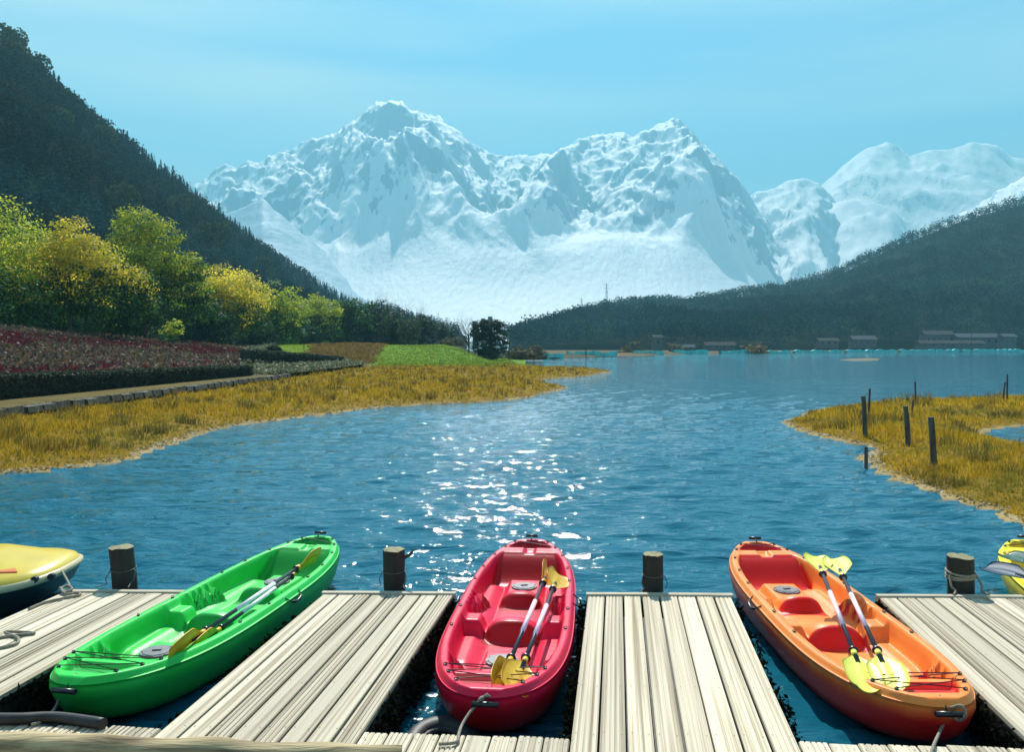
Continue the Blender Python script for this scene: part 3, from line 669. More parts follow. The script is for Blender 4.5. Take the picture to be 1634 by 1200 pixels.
# individual conifers on the skyline of the left mountainside, crowns shared
HQ = [conifer_proto(17, 12, 50 + s, 0) for s in range(5)]
HM = [npmesh('conifer', V, f, M_forest, np.array(pick(len(V) // 4, FC[:4], [4, 3, 3, 1])).repeat(4, 0)) for V, f in HQ]
def conifers():
    k = 0
    for i in range(150):
        px = 6 + 560 * ((i + random.uniform(-.4, .4)) / 150); sq = random.uniform(.94, .99); q = samp(hl, 1, px, px + .01, sq, sq + .001)[0]
        h = random.uniform(6, 10.5) * (1 + .25 * (random.random() < .15))
        o = link('conifer', HM[i % 5], None, (q[0], q[1], q[2] - .4), (0, 0, random.uniform(0, 6.28))); o.scale = (h * random.uniform(.85, 1.15), h * .95, h)
        tag(o, 'dark spired conifer on the skyline of the left mountainside', 'conifer', 'conifers on the skyline of the left mountainside')
    for i in range(130):
        px = random.uniform(100, 560); s = random.uniform(.45, .93); q = samp(hl, 1, px, px + .01, s, s + .001)[0]; h = random.uniform(7, 10.5)
        o = link('conifer', HM[i % 5], None, (q[0], q[1], q[2] - .4), (0, 0, random.uniform(0, 6.28))); o.scale = (h, h, h)
        tag(o, 'dark conifer on the upper slope of the left mountainside', 'conifer', 'conifers on the upper slope of the left mountainside')
conifers()
# larger broadleaf crowns that stand out of the hillside
BM = []
for s in range(3):
    V, f = blob_proto(900, 70 + s); V = V.copy(); c = V.reshape(-1, 4, 3); m_ = c.mean(1, keepdims=True); V = (m_ + (c - m_) * .42).reshape(-1, 3)
    BM.append(npmesh('rounded_tree', V, f, M_forest, pick(len(V) // 4, [(.10, .11, .035), (.07, .09, .03), (.14, .13, .05)], [2, 3, 1]).repeat(4, 0)))
for i, (px, py, s, h, lab) in enumerate([(100, 235, .62, 15, 'rounded olive tree high among the dark conifers at upper left'), (165, 235, .70, 12, 'olive crowned tree right of the rounded olive tree'),
        (20, 150, .8, 16, 'broad dark tree near the top left corner'), (190, 310, .33, 15, 'light green tree poking up behind the highest green tree'), (285, 330, .52, 14, 'grey olive rounded tree on the lower slope'),
        (340, 380, .35, 16, 'wide olive tree above the yellow rounded tree'), (320, 300, .80, 13, 'rounded tree on the shoulder of the slope'), (420, 420, .45, 13, 'faded tree low on the slope above the tree row'),
        (12, 62, .98, 17, 'broad crowned tree on the very top left of the skyline'), (58, 90, .98, 15, 'lone ragged tree standing out on the skyline at upper left')]):
    q = samp(hl, 1, px, px + .1, s, s + .001)[0]
    o = link('rounded_tree', BM[i % 3], None, (q[0], q[1], q[2] - .5), (0, 0, i)); o.scale = (h, h, h); tag(o, lab, 'tree')

# ------------------------------------------------------------------ snow mountains
def snow_material():
    m = mat('snow_rock_and_shade', (.85, .9, .95), .7, 0, .2); t, b = nodes(m); N = t.nodes.new; K = t.links.new
    geo = N('ShaderNodeNewGeometry'); sep = N('ShaderNodeSeparateXYZ'); K(geo.outputs['Normal'], sep.inputs[0])
    tcn = N('ShaderNodeTexCoord'); mpn = N('ShaderNodeMapping'); mpn.inputs['Scale'].default_value = (1 / 42, 1 / 120, 1 / 85); mpn.inputs['Rotation'].default_value = (0, R(35), 0)
    K(tcn.outputs['Object'], mpn.inputs[0])
    n1 = N('ShaderNodeTexNoise'); n1.inputs['Scale'].default_value = 1; n1.inputs['Detail'].default_value = 9; n1.inputs['Roughness'].default_value = .6; K(mpn.outputs[0], n1.inputs[0])
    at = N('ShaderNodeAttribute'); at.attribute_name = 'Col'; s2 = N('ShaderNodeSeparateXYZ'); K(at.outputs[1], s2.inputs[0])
    # rock = (1 - nz) * a + noise * b + per-vertex bias that paints shade on right faces
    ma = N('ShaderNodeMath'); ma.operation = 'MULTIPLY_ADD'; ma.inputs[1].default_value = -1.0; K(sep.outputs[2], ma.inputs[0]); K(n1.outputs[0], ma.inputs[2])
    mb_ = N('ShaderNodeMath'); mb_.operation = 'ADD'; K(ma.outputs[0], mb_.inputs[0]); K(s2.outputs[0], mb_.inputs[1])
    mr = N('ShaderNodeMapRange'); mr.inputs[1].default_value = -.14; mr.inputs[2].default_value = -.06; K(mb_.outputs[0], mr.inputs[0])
    mx = N('ShaderNodeMix'); mx.data_type = 'RGBA'; mx.inputs[6].default_value = (.90, .92, .94, 1); mx.inputs[7].default_value = (.26, .40, .50, 1)  # bluish tone serves as rock and as painted shade on the snow
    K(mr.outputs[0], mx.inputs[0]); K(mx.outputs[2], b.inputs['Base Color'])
    n2 = N('ShaderNodeTexNoise'); n2.inputs['Scale'].default_value = 2.2; n2.inputs['Detail'].default_value = 7; K(mpn.outputs[0], n2.inputs[0])
    bp = N('ShaderNodeBump'); bp.inputs['Distance'].default_value = 6; bp.inputs['Strength'].default_value = 1; K(n2.outputs[0], bp.inputs['Height']); K(bp.outputs[0], b.inputs['Normal'])
    return m
M_snow = snow_material(); M_field = noise_col(mat('smooth_snow', rough=.8, spec=.1), (.46, .57, .64), (.58, .68, .74), .004, detail=3)
def massif(name, sk, dr, df, px0, px1, nc, nr, amp, fq, seed, spurs=(), bias=0.0, smooth_top=None, shape=1.15, foot=552, jag=4, m=None, flat=False, apron=.05):
    px = np.linspace(px0, px1, nc); s = np.concatenate([np.linspace(0, 1, nr), 1 + np.linspace(.03, 1, 16) ** 1]); 
    skx, sky_ = np.array(sk).T
    row = np.interp(px, skx, sky_) + jag * fbm(px * .06 + seed, px * 0 + 3.3, 5, .6)
    gk = np.exp(-.5 * (np.arange(-60, 61) * (px[1] - px[0]) / 34) ** 2); gk /= gk.sum(); soft = np.convolve(np.pad(np.interp(px, skx, sky_), 60, 'edge'), gk, 'valid')
    D = df + (dr - df) * np.clip(s, 0, 1) + (s > 1) * (s - 1) * 900; D = np.repeat(D[:, None], nc, 1)
    rz = HC + (HY - row) * dr / F; fz = HC + (HY - foot) * df / F
    PX = np.repeat(px[None], len(s), 0); S = np.repeat(s[:, None], nc, 1); SC = np.clip(S, 0, 1)
    # the skyline seen from the valley belongs to the crest, so each spur keeps its own column
    rs = HC + (HY - soft) * dr / F; wgt = SC ** 5
    rr_ = rs[None] * (1 - wgt) + rz[None] * wgt
    Z = fz + (rr_ - fz) * SC ** shape
    X = (PX - CX) / F * D
    wx = fbm(X / 600 + seed, D / 600, 3) * 260; 
    rg = ridged((X + wx) / fq + seed, (D * .34 + X * .10) / fq, 6, .42) - .42
    env = np.sin(np.clip(SC, 0, 1) ** 1.2 * pi) ** .8 * .95 + .04
    rel = (rz[None] - fz); env = env * np.clip(rel / 700, .15, 1.3) * np.clip((1.0 - SC) / .30 + .04, 0, 1) ** .8
    fine = ridged((X + wx * .4) / (fq * .24) + seed, (D * .5 + X * .2) / (fq * .24), 4, .5) - .42; fenv = np.clip(rel / 700, .15, 1.2) * np.clip((SC - .1) / .3, 0, 1)
    ap = sst(apron * .55, apron * 1.5, SC + .10 * fbm(X / 300 + 5, D / 700, 3)); Z = Z + (rg * amp * env + fine * amp * .21 * fenv) * ap
    Z = Z + (70 * np.exp(-((PX - 740) / 130) ** 2 - ((SC - .33) / .10) ** 2) + 55 * np.exp(-((PX - 980) / 170) ** 2 - ((SC - .30) / .09) ** 2)) * (apron > .2)
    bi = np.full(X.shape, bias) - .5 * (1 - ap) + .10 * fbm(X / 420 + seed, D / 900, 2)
    for sp in spurs:                                         # (points [(px,s)...], height, half width px)
        pts, hgt, wd = sp; a = np.array(pts); c = np.interp(S, a[::-1, 1], a[::-1, 0]); inside = (S >= a[:, 1].min() - .02) & (S <= 1)
        wob = fbm(S * 9 + c * .01, S * 0 + seed, 3) * 14
        u = (PX - c - wob) / (wd * (1.35 - .6 * S)); tent = np.clip(1 - np.abs(u), 0, 1); f_ = sst(a[:, 1].min() - .02, a[:, 1].min() + .15, S) * np.sqrt(np.clip(1.02 - S, 0, 1)) * .95 * np.clip((1.0 - S) / .16, 0, 1) ** .7
        Z = Z + tent * hgt * f_ * (S <= 1)
        bi = bi + .13 * np.where((u > 0) & (u < 1.1), 1, 0) * f_ - .10 * np.where((u < 0) & (u > -1.1), 1, 0) * f_  # paints a shaded right flank on each spur, keeps the left snowy
    lim = HC + (rz[None] - HC) / dr * D * (1 - .02 * (1 - SC)); kk = 14 * (1.001 - SC) + 1e-3
    Z = lim - kk * np.logaddexp(0, (lim - Z) / kk)
    Z = np.where(S > 1, rz[None] * (1 - (S - 1) * (0 if flat else .9)), Z)
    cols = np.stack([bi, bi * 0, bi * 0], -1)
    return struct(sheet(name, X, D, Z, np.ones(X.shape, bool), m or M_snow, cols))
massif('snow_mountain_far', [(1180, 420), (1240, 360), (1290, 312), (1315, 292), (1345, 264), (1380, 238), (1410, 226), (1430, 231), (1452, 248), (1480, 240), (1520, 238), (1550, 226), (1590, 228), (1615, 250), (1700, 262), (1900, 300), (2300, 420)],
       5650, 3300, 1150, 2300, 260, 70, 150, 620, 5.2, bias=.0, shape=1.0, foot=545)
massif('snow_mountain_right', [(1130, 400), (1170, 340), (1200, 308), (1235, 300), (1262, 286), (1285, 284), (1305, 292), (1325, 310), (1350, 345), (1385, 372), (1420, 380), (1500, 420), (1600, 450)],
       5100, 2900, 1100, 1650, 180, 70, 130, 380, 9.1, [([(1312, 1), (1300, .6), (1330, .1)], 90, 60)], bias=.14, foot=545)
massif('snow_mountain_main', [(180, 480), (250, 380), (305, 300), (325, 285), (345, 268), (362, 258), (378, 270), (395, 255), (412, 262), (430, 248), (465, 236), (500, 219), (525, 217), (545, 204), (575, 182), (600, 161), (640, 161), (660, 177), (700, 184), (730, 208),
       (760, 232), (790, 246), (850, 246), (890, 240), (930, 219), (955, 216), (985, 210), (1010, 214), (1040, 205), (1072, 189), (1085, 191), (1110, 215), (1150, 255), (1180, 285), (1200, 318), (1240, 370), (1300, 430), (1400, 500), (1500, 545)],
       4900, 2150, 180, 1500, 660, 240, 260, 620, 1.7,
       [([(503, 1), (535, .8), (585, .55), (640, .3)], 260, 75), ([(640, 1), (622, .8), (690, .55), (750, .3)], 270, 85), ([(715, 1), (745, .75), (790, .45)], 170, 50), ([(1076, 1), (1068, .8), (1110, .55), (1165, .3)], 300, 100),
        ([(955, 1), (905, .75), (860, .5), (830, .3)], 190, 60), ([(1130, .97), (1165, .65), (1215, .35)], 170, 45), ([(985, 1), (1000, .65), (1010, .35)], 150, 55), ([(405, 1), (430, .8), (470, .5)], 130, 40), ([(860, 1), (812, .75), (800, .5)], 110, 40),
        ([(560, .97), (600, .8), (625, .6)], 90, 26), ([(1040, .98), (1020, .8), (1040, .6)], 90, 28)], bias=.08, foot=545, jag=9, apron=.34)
massif('snow_ridge_left', [(150, 545), (260, 430), (320, 352), (350, 345), (385, 332), (420, 316), (440, 335), (480, 370), (530, 410), (600, 460), (700, 545)], 3000, 1750, 140, 720, 130, 60, 60, 260, 3.3, [([(420, 1), (440, .5), (470, 0)], 30, 60)], bias=.5, foot=545)  # high bias paints this whole ridge in the blue of shaded snow
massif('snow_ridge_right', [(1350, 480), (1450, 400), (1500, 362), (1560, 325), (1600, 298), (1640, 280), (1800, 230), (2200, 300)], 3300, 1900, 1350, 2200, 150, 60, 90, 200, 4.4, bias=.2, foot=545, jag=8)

# ------------------------------------------------------------------ far shore
def far_shore():
    pl = wpoly([(845, 575), (900, 571), (1000, 567.8), (1100, 565.5), (1240, 563.5), (1400, 561.8), (1634, 560.3), (2300, 560), (2500, 557.5), (1634, 557.6), (1000, 558.4), (830, 558.4), (815, 570)])
    X, Y = polar(800, 2400, 300, 130, 620, 120); s = sdf(pl, X, Y) + fbm(X * .1, Y * .1, 3) * 1.5
    Z = WZ + np.clip(s * .12, -1, .55)
    c = np.where((fbm(X * .05, Y * .1, 2) > 0)[..., None], [.10, .09, .05], [.16, .12, .07])
    struct(sheet('far_shore', X, Y, Z, s > -4, M_soil, c))
far_shore()
def sandbar():
    pl = wpoly([(1338, 574), (1370, 572.4), (1405, 572.6), (1400, 574.8), (1360, 575.4)]); X, Y = polar(1320, 1420, 40, 125, 185, 60); s = sdf(pl, X, Y) + fbm(X * .5, Y * .5, 2) * .5
    struct(sheet('sandbar', X, Y, WZ + np.clip(s * .1, -.4, .12), s > -1.5, M_soil, np.full(X.shape + (3,), .22) * [1, .85, .6]))
    for px, py, w_ in ((1105, 573, 16), (1180, 571.5, 6)):
        pass
sandbar()
# turquoise netting pens along the far water's edge
M_net = noise_col(mat('turquoise_net', rough=.7), (.06, .55, .48), (.20, .75, .66), 1.2)
def netpens():
    segs = [(868, 900, 566, 151), (905, 985, 565, 196), (1010, 1060, 561, 232), (1075, 1130, 560.5, 250), (1150, 1262, 560, 262), (1268, 1345, 559.2, 290), (1350, 1430, 558.6, 310), (1436, 1530, 558, 335), (1536, 1640, 557.4, 360), (1645, 1800, 557.4, 370)]
    labs = ['turquoise net pen nearest the marsh end', 'turquoise net pen behind the far jetty', 'narrow turquoise net pen right of the jetty', 'turquoise net pen below the left pylons', 'bright turquoise net pen round the ochre bush',
            'turquoise net pen right of the ochre bush', 'turquoise net pen left of the small white house', 'turquoise net pen before the long farm houses', 'turquoise net pen at the tall water pole', 'turquoise net pen cut by the right edge']
    for (a, b, py, d), lab in zip(segs, labs):
        p0, p1 = Q(a, d, py), Q(b, d, py); t = thing('net_pen', lab, 'net pen', (p0.x, d, -.05), group='turquoise net pens along the far shore')
        ln = p1.x - p0.x; mb = MB(); n_ = int(ln / 1.2); prev = None; vs = []
        for k in range(n_ + 1):
            x = ln * k / n_; y = random.uniform(-.5, .5); h = random.uniform(.55, 1.25); vs += [(x, y, -.2), (x, y, h), (x, y + 2.4, h * .8), (x, y + 2.6, -.2)]
        mb.add(vs, [(4 * k + i, 4 * k + 4 + i, 4 * k + 5 + i, 4 * k + 1 + i) for k in range(n_) for i in range(3)]); mb.build('netting', M_net, t)
        for k in range(0, n_ + 1, 4):
            m2 = MB(); m2.tube([(ln * k / n_, -.1, -.6), (ln * k / n_, -.1, random.uniform(.8, 1.3))], .05, 5); m2.build('stake', M_oldwood, t)
netpens()
def jetty():
    a, b = Q(880, 150, 571.5), Q(1040, 176, 570); t = thing('far_jetty', 'long low dark jetty on stilts across the far water', 'jetty', a)
    v = b - a; ln = math.hypot(v.x, v.y); ang = math.atan2(v.y, v.x); t.rotation_euler = (0, 0, ang)
    mb = MB(); mb.box(0, ln, -.6, .6, .0, .12); mb.build('deck', M_oldwood, t)
    for k in range(14):
        m = MB(); m.tube([(ln * k / 13, -.5, -.9), (ln * k / 13, -.5, .0)], .07, 6); m.build('stilt', M_oldwood, t)
    mb = MB(); mb.tube([(0, -.55, .55), (ln * .5, -.55, .5)], .03, 5); mb.build('rail', M_oldwood, t)
jetty()
M_wallp = noise_col(mat('plaster', rough=.9, spec=.05), (.14, .145, .14), (.10, .10, .10), 1.5); M_roof = noise_col(mat('roof_tiles', rough=.9, spec=.02), (.05, .05, .05), (.09, .085, .08), 3)
M_pane = mat('window_dark', (.02, .025, .03), .2); M_tin = mat('white_roof', (.09, .10, .11), .9, 0, .02)
def house(label, px, d, py, wd, dp, h, roofm, nwin, flat=False, apron=.05):
    b = Q(px, d, py); t = thing('farm_house', label, 'house', b)
    mb = MB(); mb.box(-wd / 2, wd / 2, 0, dp, -1, h); mb.build('wall', M_wallp, t)
    mb = MB()
    if flat: mb.box(-wd / 2 - .4, wd / 2 + .4, -.4, dp + .4, h + .002, h + .35)
    else:
        r = h + dp * .28
        mb.add([(-wd / 2 - .5, -.6, h - .05), (wd / 2 + .5, -.6, h - .05), (wd / 2 + .5, dp / 2, r), (-wd / 2 - .5, dp / 2, r), (-wd / 2 - .5, dp + .6, h - .05), (wd / 2 + .5, dp + .6, h - .05)], [(0, 1, 2, 3), (3, 2, 5, 4), (0, 3, 4), (1, 5, 2)])
    mb.build('roof', roofm, t)
    for k in range(nwin):
        x = -wd / 2 + wd * (k + .5) / nwin; m = MB(); m.box(x - .5, x + .5, -.05, .02, h * .4, h * .75); f_ = m.build('window', M_pane, t)
        m = MB(); m.box(x - .6, x + .6, -.09, -.052, h * .37, h * .40); m.build('sill', M_wallp, f_)
house('large grey farm house right of centre on the far shore', 1372 + 8, 385, 552, 11, 6, 3.2, M_tin, 4)
house('low hazy house left of the small white roofed house', 1323, 380, 552, 9, 5, 2.4, M_roof, 3)
house('long grey two storey farmhouse at the foot of the far hill', 1500, 400, 552, 14, 7, 5.6, M_roof, 5)
house('wide low farmhouse with a pale roof line next to the long grey one', 1562, 395, 552, 20, 7, 4.2, M_tin, 6)
house('small white roofed shed at the right end of the farm houses', 1612, 385, 552, 6, 5, 4.4, M_tin, 2)
house('long dim low barn in front of the two storey farmhouse', 1520, 378, 554, 30, 5, 1.8, M_roof, 7)
house('white roofed shed below the middle of the far hill', 1092, 320, 558, 8, 4, 1.0, M_tin, 3)
house('small hazy tower like house left of the sheds', 1050, 335, 556, 3.5, 4, 4.6, M_roof, 1)
house('hazy low barn right of the white roofed shed', 1150, 335, 557, 12, 5, 1.6, M_roof, 4)
# tower blocks behind the solitary tree
def tower(label, px, d, top, wd):
    b = Q(px, d, 552); h = (552 - top) * d / F; t = thing('tower_block', label, 'building', b); mb = MB(); mb.box(-wd / 2, wd / 2, 0, wd, -2, h); mb.build('wall', M_wallp, t)
    for k in range(5):
        m = MB(); m.box(-wd * .3, wd * .3, -.06, .02, h * (.55 + k * .08), h * (.59 + k * .08)); m.build('window', M_pane, t)
tower('tallest grey tower block peeping over the solitary dark tree', 782, 620, 505, 3.4); tower('shorter tower block left of the tallest over the dark tree', 771, 640, 508, 3.4)
tower('lowest flat roofed tower block beside the bare tree', 758, 650, 512, 4)
for i, (px, lab) in enumerate([(1078, 'ochre reed bush by the water below the far hill'), (1205, 'russet bush among the turquoise nets'), (1003, 'olive bush on the far shore right of the jetty')]):
    d = [300, 262, 250][i]; q = Q(px, d, 560)
    tree('bush', lab, 'bush', (q.x, q.y, 0), [4.2, 2.6, 3.2][i], [7, 8, 9][i], [[(.10, .09, .04), (.14, .12, .05)], [(.25, .13, .04), (.16, .12, .04)], [(.08, .09, .04), (.12, .12, .05)]][i], [1, 1], n=1500, leaf=.3, low=-.15, seed=60 + i)
def pylon(label, px, d, top, basepy):
    b = Q(px, d, basepy); h = (basepy - top) * d / F; t = thing('power_pylon', label, 'pylon', b)
    m = mat('pylon_steel', (.35, .37, .38), .5, .6); mb = MB(); q = 1.3
    for sx in (-1, 1):
        for sy in (-1, 1): mb.tube([(sx * q, sy * q, -3), (sx * .25, sy * .25, h)], .13, 4)
    k = 0; z = 0
    while z < h - 1:
        r0 = q + (.25 - q) * z / h; r1 = q + (.25 - q) * min(z + 2.5, h) / h; s = 1 if k % 2 else -1
        mb.tube([(-s * r0, -r0, z), (s * r1, -r1, min(z + 2.5, h))], .08, 3); mb.tube([(-s * r0, r0, z), (s * r1, r1, min(z + 2.5, h))], .08, 3); z += 2.5; k += 1
    mb.build('tower_frame', m, t)
    for f_ in (.72, .84, .95):
        m2 = MB(); m2.tube([(-2.4, 0, h * f_), (2.4, 0, h * f_)], .11, 4); m2.build('cross_arm', m, t)
pylon('taller power pylon rising above the low left end of the far hill', 968, 770, 452, 500); pylon('shorter power pylon left of the taller one', 928, 760, 476, 512)
def pole(label, px, d, top, base): 
    b = Q(px, d, base); mb = MB(); mb.tube([(0, 0, -.5), (0, 0, (base - top) * d / F)], .12, 6); tag(mb.build('pole', M_oldwood, None, loc=b), label, 'pole')
pole('thin tall pole standing in the water before the farm houses', 1550, 300, 532, 562); pole('thin pole beside the jetty end', 935, 165, 547, 571)

# ------------------------------------------------------------------ posts on the islet
for px, top, base, lean, lab in [(1381, 638, 690, -.06, 'leaning dark post nearest the tip of the islet'), (1386, 625, 662, .05, 'thin post close behind the one at the islet tip'), (1450, 655, 705, -.09, 'thick dark post in the middle of the islet'),
        (1455, 643, 660, .1, 'short post just behind the middle one'), (1491, 674, 736, -.08, 'tallest thick post standing nearest the camera on the islet'), (1461, 613, 642, -.02, 'thin post at the water on the far edge of the islet'),
        (1600, 614, 642, .12, 'leaning post of the pair near the right edge'), (1607, 601, 640, .01, 'upright taller post of the pair near the right edge'), (1382, 713, 729, 0, 'stubby post on the tiny tuft in the water')]:
    b = P(px, base, -.08); h = (base - top) * b.y / F + (.1 if px != 1382 else 0); r = .06 if px in (1381, 1450, 1491) else .035
    mb = MB(); mb.tube([(0, 0, -.25), (lean * h * .5, 0, h * .5), (lean * h + .0, 0, h)], [r * 1.05, r, r * .92], 7)
    tag(mb.build('fence_post', M_oldwood, None, loc=(b.x, b.y, b.z)), lab, 'post', 'old fence posts on the islet')

# ------------------------------------------------------------------ dock
TH = R(7.36)
def A(a, b, z=0.0): return Vector((a * cos(TH) + b * sin(TH), -a * sin(TH) + b * cos(TH), z))
dock = thing('wooden_dock', 'weathered pale timber dock with grooved boards and open slips for the kayaks', 'dock', (0, 0, 0), (0, 0, -TH))
b_far = lambda a: 6.91 + .11 * a
b_end = lambda a: 4.40 + .08 * a
fingers = [(-4.70, -3.68), (-2.48, -1.37), (-.25, .955), (2.17, 3.36)]
slips = [(-6.4, -4.70), (-3.68, -2.48), (-1.37, -.25), (.955, 2.17), (3.36, 4.8)]
def plank_mesh(wd, kind):
    g = .011; t = .028; gd = .0055
    top = []
    if kind == 0: top = [(-wd / 2, -.004), (-wd / 2 + .004, 0), (wd / 2 - .004, 0), (wd / 2, -.004)]
    else:
        n = {1: 4, 2: 5}[kind]; step = wd / n; e = step * .2
        for k in range(n):
            x0 = -wd / 2 + k * step
            top += [(x0, -gd), (x0 + e * .5, -gd), (x0 + e * .5 + .002, 0), (x0 + step - e * .5 - .002, 0), (x0 + step - e * .5, -gd)]
        top.append((wd / 2, -gd))
    prof = top + [(wd / 2, -t), (-wd / 2, -t)]; n = len(prof)
    vs = [(x, -.5, z) for x, z in prof] + [(x, .5, z) for x, z in prof]
    fs = [(i, (i + 1) % n, n + (i + 1) % n, n + i) for i in range(n)] + [tuple(range(n))[::-1], tuple(range(n, 2 * n))]
    return MB().add(vs, fs).mesh('plank', M_wood)
_pc = {}
def plank(a0, a1, b0, b1, kind):
    w_ = round(a1 - a0, 3); key = (w_, kind)
    if key not in _pc: _pc[key] = plank_mesh(w_, kind)
    o = link('plank', _pc[key], dock, ((a0 + a1) / 2, (b0 + b1) / 2, random.uniform(-.003, .001)), (random.uniform(-.0008, .0008), random.uniform(-.006, .006), random.uniform(-.0006, .0006)))
    o.scale = (1, b1 - b0, 1)
random.seed(3)
screws = MB()
def screw_row(a, b):
    for s in (-1, 1):
        q = Vector((a + s * .045 + random.uniform(-.006, .006), b + random.uniform(-.012, .012), .0012)); screws.add([(q.x + .0042 * cos(k * pi / 3), q.y + .0042 * sin(k * pi / 3), .0014) for k in range(6)], [tuple(range(6))])
kinds = {0: [0, 1, 0, 0, 1, 0, 0], 1: [0, 0, 1, 0, 1, 0, 0, 2], 2: [1, 2, 2, 1, 2, 1, 2, 1], 3: [0, 1, 0, 0, 1, 0, 0, 1, 0]}
for fi, (a0, a1) in enumerate(fingers):
    n = round((a1 - a0) / .145); st = (a1 - a0) / n
    for k in range(n):
        x0 = a0 + k * st; gap = random.uniform(.010, .020); kd = kinds[fi][k % len(kinds[fi])]
        plank(x0 + gap / 2, x0 + st - round(gap / 2, 3), 1.2, b_far(x0 + st / 2), kd)
        for b in np.arange(2.6, 6.9, .62): screw_row(x0 + st / 2, b + .09 * x0)
for si, (a0, a1) in enumerate(slips):
    n = round((a1 - a0) / .145); st = (a1 - a0) / n
    for k in range(n):
        x0 = a0 + k * st; be = b_end(x0 + st / 2) + random.uniform(-.012, .012)
        plank(x0 + .004, x0 + st - .004, 1.2, be, random.choice((0, 1, 1, 2)))
        screw_row(x0 + st / 2, be - .06)
stuff(screws.build('screw', M_screw, dock))
# trim along the lake edge, fascia and weed along the slips
def bar(name, a0, b0, a1, b1, wd, z0, z1, m):
    d_ = Vector((a1 - a0, b1 - b0, 0)); ln = d_.length; mb = MB(); mb.box(0, ln, -wd / 2, wd / 2, z0, z1)
    return mb.build(name, m, dock, loc=(a0, b0, 0), rot=(0, 0, math.atan2(d_.y, d_.x)))
for a0, a1 in fingers:
    bar('trim_board', a0 - .01, b_far(a0) + .035, a1 + .01, b_far(a1) + .035, .055, -.05, .012, M_trim)
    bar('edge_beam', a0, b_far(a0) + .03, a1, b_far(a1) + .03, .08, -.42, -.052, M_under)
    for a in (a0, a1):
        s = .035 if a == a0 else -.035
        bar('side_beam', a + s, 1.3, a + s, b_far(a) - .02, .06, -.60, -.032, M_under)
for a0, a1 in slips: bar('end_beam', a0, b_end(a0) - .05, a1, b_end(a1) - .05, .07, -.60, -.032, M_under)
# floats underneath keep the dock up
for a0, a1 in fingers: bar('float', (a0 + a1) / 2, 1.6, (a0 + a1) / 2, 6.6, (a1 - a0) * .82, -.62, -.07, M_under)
def weed():
    pts = []
    for a0, a1 in fingers:
        for a, s in ((a0, -1), (a1, 1)):
            n = 2600; b = rng.uniform(4.2, b_far(a), n); dens = sst(-.35, .25, fbm(b * 1.6 + a * 3, b * 0 + a, 3)); k = rng.uniform(0, 1, n) < .25 + .75 * dens; b = b[k]
            pts.append(np.column_stack([a + s * rng.uniform(-.008, .055, len(b)) * (.4 + .8 * dens[k]), b, rng.uniform(-.30, -.012, len(b))]))
    for a0, a1 in slips:
        a = rng.uniform(a0, a1, 1300); pts.append(np.column_stack([a, b_end(a) + rng.uniform(-.02, .05, 1300), rng.uniform(-.30, -.04, 1300)]))
    p = np.concatenate(pts); c = pick(len(p), [(.006, .006, .004), (.014, .013, .008), (.04, .035, .018), (.015, .02, .006)], [5, 3, .4, .5])
    v, f, cc = cards(p, rng.uniform(.008, .026, len(p)), c)
    stuff(link('water_weed', npmesh('water_weed', v, f, leaf_mat('weed', .1, 0), cc), dock))
weed()

